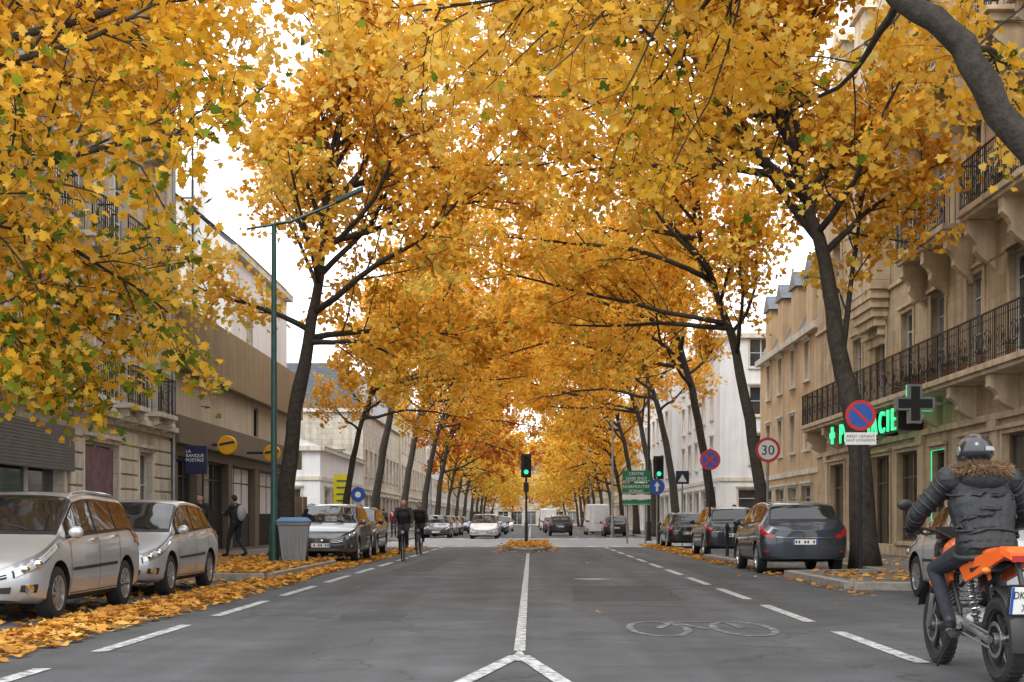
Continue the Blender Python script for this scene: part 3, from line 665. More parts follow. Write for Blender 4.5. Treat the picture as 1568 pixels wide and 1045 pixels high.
nl_=gen_tree(303,[(0,0,0),(.1,0,2.4),(.3,.1,4.2),(.5,.2,6.2),(.7,.3,8.2),(.9,.3,10)],.22,nl=17,limbL=3.7,n2=10,n3=7,lpt=19,leafs=.125,kind='near',droop=.42,h0=.36,lat=(.2,.1,0),spread=.16,green=.27,el0=.3,asym=.1,l2=.42,
   extra=[((.5,.2,6.6),(.9,.55,.75),6.2,.06),((.6,.2,7.4),(.9,.9,.7),6.0,.06),((.35,.1,5.2),(.5,.9,.05),4.2,.05),((.3,.1,4.4),(.25,1,.12),4.4,.05),((.3,.1,4.0),(.3,.7,.02),3.0,.045)])
put_tree('autumn_tree',nl_,(-8.4,16.5,0))
nr_=gen_tree(404,[(0,0,0),(-.3,0,2.2),(-1.1,0,3.9),(-2.5,0,5.2),(-3.15,0,6.2),(-3.75,.1,6.75),(-4.4,.3,7.8),(-4.8,.5,9.0),(-5,.6,10.4)],.23,nl=13,limbL=4.2,n2=9,n3=7,lpt=15,leafs=.125,kind='near',droop=.16,h0=.68,lat=(-.1,.3,.2),spread=.16,green=.2,el0=.3,asym=.1,tip=.3,
   extra=[((-4.4,.3,7.8),(-1,.9,.08),5.5,.055),((-4.6,.4,8.3),(-1,.2,-.04),5.0,.05),((-3.75,.1,6.75),(.1,1,.35),4.0,.045),((-3.1,0,6.2),(.6,1,.35),3.6,.045),((-4.6,.4,8.2),(-.6,1.4,.12),6.0,.05)])
put_tree('autumn_tree',nr_,(7.7,14.2,0))
# ---------------------------------------------------------------- fallen leaves
pos=[]
def scat(n,x0,x1,y0,y1,z,fade=0):
    x=NR.uniform(0,1,n)
    if fade: x=x**fade
    X=x0+(x1-x0)*x;Yv=NR.uniform(y0,y1,n);Z=z+NR.rand(n)*.02
    pos.append(np.stack([X,Yv,Z],1))
scat(3600,-5.3,-4.7,9,25.6,.012);scat(1100,-4.8,-4.25,9,25.6,.012,1.6);scat(600,-7.3,-5.3,8,25.5,.012)
scat(4200,-7.2,-5.1,25.8,35,.14);scat(1500,-5.1,-4.4,24,37,.012);scat(1500,-10,-7.2,22,40,.14);scat(900,-5.1,-4.3,37,56,.012);scat(700,-7.2,-4.8,36,57,.012)
scat(2300,-1.0,.75,50,66,.15);scat(400,-1.4,1.1,47,66,.012);scat(1300,4.9,6.1,46,62,.012);scat(350,4.8,5.4,34,46,.012)
scat(170,5.4,7.5,22.3,27,.14);scat(400,7.5,10,20,60,.14);scat(14,-3.4,4.7,14,45,.012);scat(120,4.9,5.3,20,34,.012)
scat(400,-7.3,-4.5,84,200,.02);scat(400,4.5,7.3,84,200,.02)
P_=np.concatenate(pos)
vs,fs,lv=leaves(P_,np.clip(.5+.25*NR.normal(size=len(P_)),0,1),.115,T_NEAR,F_NEAR,flat=.25)
vs[:,2]=np.maximum(vs[:,2],.009)
me=fast_mesh('fallen_leaves',vs,fs,['litter'],lv);o=bpy.data.objects.new('fallen_leaves',me);COL.objects.link(o)
# ---------------------------------------------------------------- cars
def smooth_prof(pts,L):
    xs=np.array([p[0] for p in pts])*L;zs=np.array([p[1] for p in pts],float)
    g=np.linspace(0,L,300);v=np.interp(g,xs,zs);k=np.hanning(15);k/=k.sum();vp=np.pad(v,7,mode='edge');return g,np.convolve(vp,k,mode='valid')
def car(name,loc,toward,L=4.15,W=1.74,H=1.52,paint='p_silver',kind='hatch',wr=.31,rails=False,spokes=10):
    if kind=='hatch': zt=[(0,.56),(.03,.68),(.10,.79),(.235,.97),(.31,1.2),(.41,H-.06),(.5,H-.01),(.6,H),(.8,H-.04),(.875,H-.09),(.945,1.06),(.985,.95),(1,.85)];zb=[(0,.50),(.03,.62),(.10,.73),(.235,.90),(.5,.94),(.85,1.0),(.94,.95),(1,.72)]
    elif kind=='wagon': zt=[(0,.56),(.03,.70),(.10,.82),(.22,.99),(.30,1.2),(.40,H-.06),(.5,H-.01),(.6,H),(.88,H-.04),(.925,H-.09),(.972,1.0),(.99,.93),(1,.85)];zb=[(0,.50),(.03,.62),(.10,.74),(.22,.91),(.5,.95),(.85,1.0),(.95,.95),(1,.72)]
    elif kind=='suv': zt=[(0,.66),(.03,.84),(.10,.95),(.24,1.08),(.32,1.32),(.41,H-.06),(.5,H-.01),(.62,H),(.84,H-.05),(.90,H-.1),(.955,1.12),(.985,1.02),(1,.92)];zb=[(0,.60),(.03,.76),(.10,.87),(.24,1.0),(.5,1.03),(.85,1.1),(.95,1.02),(1,.8)]
    else: zt=[(0,.66),(.02,.92),(.10,1.08),(.15,1.2),(.25,H-.14),(.30,H-.03),(.4,H),(.9,H),(.98,H-.03),(1,H-.1)];zb=[(0,.60),(.02,.85),(.10,.98),(.2,1.1),(.5,1.15),(1,1.15)]
    rail=[(0,.92),(.2,.92),(.30,.85),(.42,.775),(.8,.75),(.9,.75),(1,.84)] if kind!='van' else [(0,.92),(.1,.92),(.3,.88),(1,.88)]
    gz,ZT=smooth_prof(zt,L);_,ZB=smooth_prof(zb,L);_,RL=smooth_prof(rail,L)
    W2=W/2;af=.62;ar=.30;nf=2.7;nr=3.4
    def sw(u):
        if u<=1: th=u*math.pi/2;return af*(1-max(math.cos(th),0)**(2/nf)),W2*max(math.sin(th),0)**(2/nf)
        if u<=2: return af+(u-1)*(L-af-ar),W2
        th=(3-u)*math.pi/2;return L-ar*(1-max(math.cos(th),0)**(2/nr)),W2*max(math.sin(th),0)**(2/nr)
    def S(u,t,sd=1):
        s,w=sw(min(max(u,0),3));zt_=float(np.interp(s,gz,ZT));zb_=float(np.interp(s,gz,ZB));rt=float(np.interp(s,gz,RL))
        zb_=min(zb_,zt_-.03);k=min(1,max(0,(zt_-zb_-.1)/.3));e=min(s,L-s);zbt=.20+.08*max(0,1-e/.5)+(.05 if kind=='suv' else 0)
        lo=zbt+.06;zr=zt_-.05*k-.015
        rows=[(0,zbt),(.86,zbt),(.965,lo),(1.0,lo+.3*(zb_-lo)),(1.0,lo+.62*(zb_-lo)),(.985,lo+.9*(zb_-lo)),(.955,zb_),(.935,zb_+.02*k+.004),(rt+.02,max(zr-.05*k,zb_+.006)),(rt,zr),(rt-.07,zr+.028*k+.006),(rt*.5,zt_-.006),(0,zt_)]
        i=min(int(t),11);f=t-i;a=rows[i];b=rows[i+1]
        return V((sd*w*(a[0]*(1-f)+b[0]*f),L/2-s,a[1]*(1-f)+b[1]*f))
    def N(u,t,sd):
        e=.004;u=min(max(u,.012),2.988);t=min(max(t,.02),11.98);a=S(u+e,t,sd)-S(u-e,t,sd);b=S(u,t+e,sd)-S(u,t-e,sd);n=a.cross(b)
        if n.length<1e-9: return V((sd,0,0))
        n.normalize();p=S(u,t,sd);q=V((p.x,p.y*.75,p.z-.6))
        return n if n.dot(q)>0 else -n
    def us(s):
        if s<=af: return (math.acos(max(0,(1-s/af))**(nf/2)))*2/math.pi
        if s>=L-ar: return 3-(math.acos(max(0,(1-(L-s)/ar))**(nr/2)))*2/math.pi
        return 1+(s-af)/(L-af-ar)
    mb=MB();U=list(np.linspace(0,1,17))+list(np.linspace(1,2,44))[1:]+list(np.linspace(2,3,17))[1:]
    nt=24
    for u in U:
        for t in range(13): mb.v.append(tuple(S(u,t,1)))
        for t in range(11,0,-1): mb.v.append(tuple(S(u,t,-1)))
    for i in range(len(U)-1):
        for j in range(nt):
            j2=(j+1)%nt;mb.f.append((i*nt+j,i*nt+j2,(i+1)*nt+j2,(i+1)*nt+j));mb.m.append(0)
    e=grp(name,loc,math.pi if toward else 0)
    body=mb.obj('body',[paint,'black'],None)
    bm=bmesh.new();bm.from_mesh(body.data);bmesh.ops.remove_doubles(bm,verts=bm.verts,dist=.0006);bmesh.ops.recalc_face_normals(bm,faces=bm.faces);bm.to_mesh(body.data);bm.free()
    sf=.198*L if kind!='van' else .17*L;sr=L-.19*L;cut=MB()
    for s in (sf,sr):
        for sd in (-1,1): cut.cyl((sd*(W2-.30),L/2-s,wr+.02),(sd*(W2+.12),L/2-s,wr+.02),wr+.05,n=28)
    co=cut.obj('cut',['black'])
    bo=body.modifiers.new('b','BOOLEAN');bo.operation='DIFFERENCE';bo.object=co;bo.solver='EXACT'
    try: bo.material_mode='TRANSFER'
    except Exception: pass
    dg=bpy.context.evaluated_depsgraph_get();nm=bpy.data.meshes.new_from_object(body.evaluated_get(dg));body.modifiers.clear();body.data=nm
    bpy.data.objects.remove(co)
    nm.polygons.foreach_set('use_smooth',[True]*len(nm.polygons));nm.set_sharp_from_angle(angle=math.radians(42))
    body.parent=e
    def patch(mb,u0,u1,t0,t1,mi,off=.006,nu=10,ntt=6,sides=(1,-1)):
        for sd in sides:
            vs=[];fs=[]
            for i in range(nu+1):
                f=i/nu;u=u0+(u1-u0)*f;a=t0(f) if callable(t0) else t0;b=t1(f) if callable(t1) else t1
                for j in range(ntt+1):
                    t=a+(b-a)*j/ntt;vs.append(S(u,t,sd)+N(u,t,sd)*off)
            for i in range(nu):
                for j in range(ntt): fs.append((i*(ntt+1)+j,(i+1)*(ntt+1)+j,(i+1)*(ntt+1)+j+1,i*(ntt+1)+j+1))
            mb.add(vs,fs,mi)
    G=MB();Tm=MB()
    if kind=='van': ws0,ws1,rw0,rw1,dl0,dl1,pil=.135*L,.265*L,None,None,.17*L,.36*L,[]
    elif kind=='wagon': ws0,ws1,rw0,rw1,dl0,dl1,pil=.225*L,.40*L,.92*L,.972*L,.285*L,.93*L,[.54*L,.735*L]
    else: ws0,ws1,rw0,rw1,dl0,dl1,pil=.24*L,.41*L,.872*L,.95*L,.30*L,.875*L,[.565*L,.76*L]
    patch(Tm,us(ws0-.03),us(ws1+.03),8.7,12,0,.004,16,10);patch(G,us(ws0+.05),us(ws1-.02),9.35,12,0,.009,16,8)
    if rw0: patch(Tm,us(rw0-.03),us(rw1+.02),9.2,12,0,.004,12,8);patch(G,us(rw0+.02),us(rw1-.015),9.7,12,0,.009,12,8)
    patch(Tm,us(dl0),us(dl1),6.75,lambda f:8.35,0,.004,26,5)
    segs=[dl0+.05]+pil+[dl1-.05]
    for a,b in zip(segs,segs[1:]): patch(G,us(a+.035),us(b-.035),7.08,8.0,0,.010,12,4)
    for s in ([dl0+.02]+pil[:1]+[pil[-1]+.03 if pil else .4*L]):
        patch(Tm,us(s),us(s+.012),2.2,6.9,0,.004,1,10)
    patch(Tm,us(dl0+.03),us(dl1-.3),2.12,2.18,0,.004,10,1)
    patch(Tm,us(sf+wr+.07),us(sr-wr-.07),1.2,2.05,0,.007,10,4)
    patch(Tm,us(sf+wr+.12),us(sr-wr-.12),3.45,3.62 if kind!='suv' else 3.2,0,.012,10,2)
    patch(Tm,us(.02),us(ws0-.04),8.05,8.12,0,.003,14,1)
    for s in (pil[:1] or [.34*L])+(pil[1:2]): 
        for sd in (1,-1):
            p=S(us(s-.17),5.55,sd);Tm.lbox(Fr(p,(0,1,0),(0,0,1),(sd,0,0)),-.09,.09,-.015,.015,-.0,.04,2)
    patch(Tm,.0,.40,2.15,3.1,0,.008,10,4);patch(Tm,.5,.72,2.4,3.2,0,.007,6,4)
    patch(Tm,0,.36,4.35 if kind!='suv' else 3.7,5.3,0,.007,8,4)
    patch(Tm,0,.36,4.75,4.85,1,.013,8,1);
    if kind=='suv': patch(Tm,0,.36,4.2,4.3,1,.013,8,1)
    for sd in (1,-1):
        p=S(.60,2.8,sd)+N(.6,2.8,sd)*.01;Tm.lathe(p,N(.6,2.8,sd),[(.055,0),(.055,.015),(.04,.012),(0,.005)],14,1)
    G2=MB()
    patch(G2,.44,us(af+.18) if kind!='van' else .95,lambda f:4.3+1.0*f,lambda f:5.6+.42*f,0,.010,12,5)
    patch(Tm,.42,us(af+.22) if kind!='van' else .97,lambda f:4.2+1.0*f,lambda f:5.72+.32*f,0,.006,12,5)
    for sd in (1,-1):
        for u in (.56,.74):
            p=S(u,5.0+.2*(u>.6),sd)+N(u,5,sd)*.004;G2.ball(p,.055,.055,.055,12,3)
    patch(G2,us(L-ar-.1),2.62,lambda f:4.75,lambda f:6.0,1,.010,10,5)
    if kind!='van': patch(G2,us(L-ar-.16),2.45,lambda f:5.6,lambda f:6.75,1,.011,8,5)
    patch(Tm,2.55,3.0,2.0,2.9,2,.008,8,4);patch(Tm,2.35,2.62,2.1,2.5,0,.007,6,2)
    patch(Tm,2.35,2.5,2.6,2.85,3,.012,5,2)
    patch(Tm,2.66,3.0,5.2,5.32,1,.011,8,1)
    pf=S(0,3.3,1);Tm.box(-.26,.26,pf.y-.02,pf.y+.014,pf.z-.055,pf.z+.055,4);Tm.box(-.26,-.225,pf.y+.0141,pf.y+.016,pf.z-.055,pf.z+.055,5)
    pr=S(3,4.3,1);Tm.box(-.26,.26,pr.y-.016,pr.y+.02,pr.z-.055,pr.z+.055,4);Tm.box(.225,.26,pr.y-.018,pr.y-.0161,pr.z-.055,pr.z+.055,5);Tm.box(-.26,-.225,pr.y-.018,pr.y-.0161,pr.z-.055,pr.z+.055,5)
    for k in range(7):
        x=-.19+k*.062;
        if k in(2,5): continue
        Tm.box(x-.018,x+.018,pr.y-.0185,pr.y-.0162,pr.z-.03,pr.z+.03,0);Tm.box(x-.018,x+.018,pf.y+.0142,pf.y+.0165,pf.z-.03,pf.z+.03,0)
    Tm.lathe((0,S(0,5.4,1).y+.01,S(0,5.4,1).z),(0,1,0),[(.05,0),(.05,.012),(0,.02)],14,1)
    mir=MB()
    for sd in (1,-1):
        p=S(us(ws0+.24*(L/4.1)),7.1,sd);mir.ball(p+V((sd*.13,.02,.06)),.09,.06,.075,14,0);mir.tube([p,p+V((sd*.1,.02,.03))],.02,6,1);mir.ball(p+V((sd*.13,-.02,.06)),.078,.03,.062,12,1)
    for x in (-.45,.15):
        a=S(us(ws0+.03),11,1);Tm.tube([(x,a.y,a.z+.03),(x+.45,a.y-.2,a.z+.13)],.008,4)
    if kind!='van': 
        p=S(us(.86*L),12,1);Tm.tube([p,p+V((0,-.12,.16))],.005,4)
    if rails:
        for sd in (1,-1):
            q=[S(us(s),9.6,sd)+V((0,0,.0 if i in(0,5) else .045)) for i,s in enumerate([.42*L,.45*L,.55*L,.7*L,.83*L,.87*L])];Tm.tube(q,.016,6,2)
    Wh=MB()
    for s in (sf,sr):
        for sd in (-1,1):
            c=V((sd*(W2-.115),L/2-s,wr));ax=V((sd,0,0));q=wr/.31
            Wh.lathe(c,ax,[(.19*q,-.09),(.27*q,-.1),(.30*q,-.085),(.31*q,-.05),(.31*q,.05),(.30*q,.085),(.27*q,.1),(.205*q,.098),(.20*q,.085)],30,0)
            Wh.lathe(c,ax,[(.205*q,.09),(.20*q,.098),(.188*q,.09),(.18*q,.04),(.17*q,.02)],30,1);Wh.lathe(c,ax,[(.18*q,.015),(0,.015)],20,0);Wh.lathe(c,ax,[(.13*q,.02),(.13*q,.03),(0,.03)],20,2)
            Wh.lathe(c,ax,[(.045,.04),(.045,.085),(.02,.09),(0,.09)],14,1)
            for k in range(spokes):
                a=2*math.pi*k/spokes;dr=V((0,math.cos(a),math.sin(a)));tn=V((0,-math.sin(a),math.cos(a)))
                f=Fr(c,dr,tn,ax);w=.017 if spokes>7 else .028;Wh.add([f.p(.03,-w*.8,.06),f.p(.19*q,-w,.075),f.p(.19*q,w,.075),f.p(.03,w*.8,.06),f.p(.03,-w*.8,.085),f.p(.19*q,-w,.092),f.p(.19*q,w,.092),f.p(.03,w*.8,.085)],[(0,1,2,3),(4,7,6,5),(0,4,5,1),(1,5,6,2),(2,6,7,3),(3,7,4,0)],1)
    Tm.obj('trim',['black','chrome',paint,'redl','plate','blue'],e,smooth=35,world=False);G.obj('windows',['cglass'],e,smooth=40,world=False)
    G2.obj('lamps',['lens','redl','orangel','chrome'],e,smooth=40,world=False);Wh.obj('wheels',['tyre','rim','steel'],e,smooth=35,world=False);mir.obj('mirrors',[paint,'black'],e,smooth=50,world=False)
    return e
def yc(wY,L,toward):
    d=L/2-.2*L
    return wY+(d if toward else -d)
car('parked_estate_car',(-6.32,yc(15.5,4.16,True),0),True,4.16,1.75,1.52,'p_silver','wagon',rails=True)
car('parked_estate_car',(-6.38,yc(20.6,4.1,True),0),True,4.05,1.72,1.50,'p_silver','hatch')
car('parked_suv',(-5.6,37.9,0),True,4.37,1.82,1.62,'p_grey2','suv',wr=.34,rails=True,spokes=5)
car('parked_suv',(-5.75,43.6,0),True,4.3,1.8,1.6,'p_brownc','suv',wr=.34,spokes=5)
car('parked_hatchback',(5.82,30.5,0),False,4.2,1.86,1.58,'p_bluegrey','suv',wr=.33,spokes=5)
car('parked_suv',(6.35,43.8,0),False,4.3,1.8,1.6,'p_blackp','suv',wr=.34,spokes=5)
car('parked_hatchback',(6.55,57.5,0),False,4.1,1.75,1.5,'p_blackp','hatch')
car('parked_hatchback',(6.62,18.9,0),False,4.0,1.72,1.48,'p_silver','hatch')
for x,y,tw,p,k in ((-2.9,84,True,'p_whitep','hatch'),(-3.0,94,True,'p_silver','hatch'),(-2.8,108,True,'p_darkblue','hatch'),(-2.9,122,True,'p_grey2','hatch'),(-2.7,140,True,'p_whitep','hatch'),(2.2,100,False,'p_blackp','suv'),(2.1,122,False,'p_grey2','hatch'),(2.1,136,False,'p_darkblue','hatch')):
    car('moving_hatchback',(x,y,0),tw,4.1,1.75,1.55,p,k)
for x,y,tw,p in ((-6.1,88,True,'p_grey2'),(-6.2,97,True,'p_silver'),(-6.2,104,True,'p_blackp'),(-6.2,118,True,'p_darkblue'),(6.0,96,False,'p_blackp'),(6.2,128,False,'p_grey2'),(6.2,118,False,'p_brownc')):
    car('parked_hatchback',(x,y,0),tw,4.2,1.76,1.5,p,'hatch')
car('delivery_van',(5.3,108,0),False,5.2,2.0,2.45,'p_whitep','van',wr=.34)
car('delivery_van',(2.0,155,0),False,5.2,2.0,2.5,'p_whitep','van',wr=.34)
# ---------------------------------------------------------------- people
def person(name,loc,rz,J,fig,parent=None,voxel=.011):
    bones=[]
    def B(a,b,ra,rb,m): bones.append((V(J[a]) if isinstance(a,str) else V(a),V(J[b]) if isinstance(b,str) else V(b),ra,rb,m))
    c=fig.get('bulk',1.0);top=fig['top'];leg=fig['leg'];sk=fig.get('hand','skin');sh=fig.get('shoe','black')
    pe,ch,nk,hd=V(J['pelvis']),V(J['chest']),V(J['neck']),V(J['head'])
    sx=(V(J['shR'])-V(J['shL'])).normalized()
    for s in (-1,1):
        B(pe+sx*s*.07,pe.lerp(ch,.5)+sx*s*.06,.115*c,.105*c,top if fig.get('long') else leg);B(pe.lerp(ch,.35)+sx*s*.06,ch+sx*s*.08,.11*c,.125*c,top)
        B(ch+sx*s*.08,ch.lerp(nk,.6)+sx*s*.09,.12*c,.085*c,top)
    B(pe,ch,.12*c,.13*c,top);B(ch,nk,.11*c,.06,top);B(nk,hd-V((0,0,.05)),.055,.052,'skin')
    for s in 'LR':
        B(nk.lerp(ch,.15),'sh'+s,.065*c,.078*c,top);B('sh'+s,'el'+s,.068*c,.05*c,top);B('el'+s,'wr'+s,.048*c,.033*c,top)
        e,w=V(J['el'+s]),V(J['wr'+s]);d=(w-e).normalized();out=V(J.get('palm'+s,(0,0,-1)));out=(out-d*out.dot(d)).normalized();lat=d.cross(out).normalized()
        if s=='R': lat=-lat
        pc=w+d*.075;B(w,pc,.027,.03,sk);B(w+lat*.015,pc+lat*.026,.02,.014,sk);B(w-lat*.015,pc-lat*.026,.02,.014,sk)
        cu=fig.get('curl',.35)
        for k,(o,ln) in enumerate(((.032,.07),(.011,.08),(-.011,.075),(-.032,.058))):
            a=pc+lat*o;b=a+(d*(1-cu)+out*cu).normalized()*ln*.5;cc=b+(d*(1-cu*1.9)+out*cu*1.9).normalized()*ln*.5
            B(a,b,.0105,.0095,sk);B(b,cc,.0095,.008,sk)
        a=w+d*.025+lat*.03;b=a+(d*.7+lat*.7).normalized()*.035;B(a,b,.013,.011,sk);B(b,b+(d*.8+out*.5).normalized()*.03,.011,.009,sk)
        B('hip'+s,'kn'+s,.092*min(c,1.1),.062,leg);B('kn'+s,'an'+s,.06,.043,leg)
        an,to=V(J['an'+s]),V(J['to'+s]);B(an,an.lerp(to,.15)-V((0,0,.02)),.045,.045,sh);B(an-V((0,0,.035)),to,.042,.035,sh)
    hf=V(J.get('hf',(0,1,0))).normalized();hr=hf.cross(V((0,0,1))).normalized();hu=hr.cross(hf)
    if not fig.get('helmet_only'):
        B(hd+hu*.035-hf*.01,hd+hu*.03-hf*.02,.088,.088,'skin');B(hd+hf*.02+hu*.0,hd-hu*.055+hf*.035,.07,.045,'skin')
        B(hd+hf*.075+hu*.005,hd+hf*.1-hu*.025,.008,.014,'skin')
        for s in (-1,1): B(hd+hr*s*.078-hu*.0,hd+hr*s*.08-hu*.03,.014,.01,'skin')
        B(hd+hu*.055-hf*.025,hd+hu*.03-hf*.045,.088,.085,'hair')
    mb=MB()
    for a,b,ra,rb,m in bones:
        mb.tube([a,b],[ra,rb],12);mb.ball(a,ra,n=12);mb.ball(b,rb,n=12)
    e=parent or grp(name,loc,rz)
    o=mb.obj('body',[])
    r=o.modifiers.new('r','REMESH');r.mode='VOXEL';r.voxel_size=voxel;s_=o.modifiers.new('s','SMOOTH');s_.iterations=3;s_.factor=.5
    dg=bpy.context.evaluated_depsgraph_get();nm=bpy.data.meshes.new_from_object(o.evaluated_get(dg));o.modifiers.clear();o.data=nm;o.parent=e
    keys=sorted({b[4] for b in bones});nm.materials.clear()
    for k in keys: nm.materials.append(M[k])
    n=len(nm.polygons);C=np.zeros(n*3);nm.polygons.foreach_get('center',C);C=C.reshape(-1,3);best=np.full(n,1e9);idx=np.zeros(n,int)
    for a,b,ra,rb,m in bones:
        a=np.array(a);b=np.array(b);ab=b-a;L2=max((ab*ab).sum(),1e-9);t=np.clip(((C-a)@ab)/L2,0,1);d=np.linalg.norm(C-(a+t[:,None]*ab),axis=1)-(ra+(rb-ra)*t)
        q=d<best;best[q]=d[q];idx[q]=keys.index(m)
    nm.polygons.foreach_set('material_index',idx);nm.polygons.foreach_set('use_smooth',[True]*n);nm.update()
    if not fig.get('helmet_only'):
        f=MB()
        for s in (-1,1): f.ball(hd+hf*.079+hr*s*.031+hu*.012,.012,n=8,mi=0);f.ball(hd+hf*.089+hr*s*.031+hu*.012,.005,n=8,mi=1);f.tube([hd+hf*.084+hr*s*.015+hu*.034,hd+hf*.078+hr*s*.048+hu*.032],.005,5,1)
        f.tube([hd+hf*.083-hr*.022-hu*.052,hd+hf*.09-hu*.052,hd+hf*.083+hr*.022-hu*.052],.005,5,2)
        f.obj('face_features',['signw','hair','redl'],e,smooth=50,world=False)
    return e
def stand(**k):
    J=dict(pelvis=(0,0,.95),chest=(0,.0,1.24),neck=(0,-.01,1.45),head=(0,.03,1.60),shL=(-.175,-.01,1.40),shR=(.175,-.01,1.40),elL=(-.25,-.04,1.13),elR=(.25,-.04,1.13),wrL=(-.26,.06,.90),wrR=(.26,.06,.90),
      hipL=(-.09,0,.92),hipR=(.09,0,.92),knL=(-.1,.03,.49),knR=(.1,.03,.49),anL=(-.11,-.01,.09),anR=(.11,-.01,.09),toL=(-.13,.14,.04),toR=(.13,.14,.04));J.update(k);return J
Jw=stand(knL=(-.1,.16,.51),anL=(-.1,.22,.1),toL=(-.1,.38,.05),knR=(.1,.0,.49),anR=(.1,-.28,.14),toR=(.1,-.14,.05),elL=(-.23,.18,1.18),wrL=(-.08,.36,1.22),elR=(.25,-.08,1.15),head=(0,.07,1.59),hf=(.2,1,-.3))
e=person('pedestrian',(-8.2,37.2,.13),math.radians(62),Jw,dict(top='coat',leg='jeans',bulk=1.12,long=True))
f=MB();f.ball((0,-.2,1.22),.16,.11,.23,14,0);f.tube([(-.13,-.1,1.44),(-.14,.13,1.36),(-.12,.14,1.15),(-.12,-.08,1.02)],.022,6,0);f.tube([(.13,-.1,1.44),(.14,.13,1.36),(.12,.14,1.15),(.12,-.08,1.02)],.022,6,0);f.obj('backpack',['grey'],e,smooth=60,world=False)
e=person('pedestrian',(-8.95,36.3,.13),math.radians(160),stand(head=(0,.05,1.6),elR=(.24,.08,1.14),wrR=(.16,.28,1.1)),dict(top='coat',leg='jeans',bulk=1.15,long=True))
person('pedestrian',(-8.6,78,.13),0,Jw,dict(top='coat',leg='jeans',bulk=1.1),voxel=.02);person('pedestrian',(-8.2,80,.13),3,stand(),dict(top='redl',leg='jeans',bulk=1.1),voxel=.02)
person('pedestrian',(9.3,70,.0),0.3,Jw,dict(top='grey',leg='jeans'),voxel=.02);person('pedestrian',(9.2,60.5,.13),0.3,stand(),dict(top='coat',leg='jeans'),voxel=.02)
def cyclist(loc,rz,top='coat',ph=0,leg='jeans'):
    e=grp('cyclist',loc,rz);b=MB();r=.345
    for y in (-.52,.54):
        b.tube([(0,y+math.cos(t)*r,r+math.sin(t)*r) for t in [2*math.pi*k/32 for k in range(32)]],.018,6,0,closed=True)
        b.tube([(0,y+math.cos(t)*(r-.025),r+math.sin(t)*(r-.025)) for t in [2*math.pi*k/32 for k in range(32)]],.009,4,2,closed=True)
        for k in range(16): t=2*math.pi*k/16;b.tube([(0.02*(-1)**k,y,r),(0,y+math.cos(t)*(r-.03),r+math.sin(t)*(r-.03))],.0022,3,2)
        b.lathe((-.03,y,r),(1,0,0),[(.02,0),(.02,.06)],10,2)
    bb=(0,-.08,.29);st=(0,-.2,.80);hd=(0,.36,.82);hl_=(0,.40,.68)
    for p,q,rr in ((bb,(0,-.24,.92),.016),(bb,hl_,.018),(st,hd,.016),((0,.34,.92),(0,.47,.45),.016)): b.tube([p,q],rr,8,1)
    for s in (-1,1):
        b.tube([(s*.02,-.08,.29),(s*.055,-.52,r)],.009,6,1);b.tube([(s*.02,-.2,.78),(s*.055,-.52,r)],.008,6,1);b.tube([(s*.045,.46,.52),(s*.05,.54,r)],.011,6,1)
        b.tube([(0,.34,.97),(s*.1,.36,1.0),(s*.28,.28,1.0)],.012,6,1);b.tube([(s*.19,.31,1.0),(s*.3,.27,1.0)],.017,6,0)
        pz=.29+.16*math.sin(ph+(0 if s<0 else math.pi));py=-.08+.16*math.cos(ph+(0 if s<0 else math.pi));b.tube([(s*.05,-.08,.29),(s*.06,py,pz)],.009,5,2);b.box(min(s*.06,s*.16),max(s*.06,s*.16),py-.04,py+.04,pz-.01,pz+.01,0)
    b.tube([(-.05,-.08+.09*math.cos(t),.29+.09*math.sin(t)) for t in [2*math.pi*k/16 for k in range(16)]],.006,4,2,closed=True)
    b.ball((0,-.27,.94),.075,.13,.03,12,0);b.box(-.04,.04,.38,.4,.78,.86,2)
    b.obj('bicycle',['tyre','iron','steel'],e,smooth=40,world=False)
    J=dict(pelvis=(0,-.24,1.03),chest=(0,-.12,1.31),neck=(0,-.04,1.49),head=(0,.02,1.63),shL=(-.175,-.05,1.44),shR=(.175,-.05,1.44),elL=(-.27,.08,1.2),elR=(.27,.08,1.2),wrL=(-.25,.22,1.04),wrR=(.25,.22,1.04),hipL=(-.09,-.22,1.0),hipR=(.09,-.22,1.0),hf=(0,1,-.05))
    for s,n in ((-1,'L'),(1,'R')):
        a=ph+(0 if s<0 else math.pi);pz=.29+.16*math.sin(a);py=-.08+.16*math.cos(a)
        J['an'+n]=(s*.11,py-.06,pz+.1);J['to'+n]=(s*.12,py+.09,pz+.05)
        H_=V(J['hip'+n]);A_=V(J['an'+n]);m=(H_+A_)/2;d=(A_-H_).length;hh=math.sqrt(max(.0,.44**2-(d/2)**2));J['kn'+n]=tuple(m+V((0,1,.35)).normalized()*hh)
    person('x',loc,rz,J,dict(top=top,leg=leg,bulk=1.1,curl=.5),parent=e,voxel=.012)
    return e
cyclist((-3.62,38,0),math.radians(182),'coat',.6);cyclist((-3.75,45,0),math.radians(178),'coat',2.2)
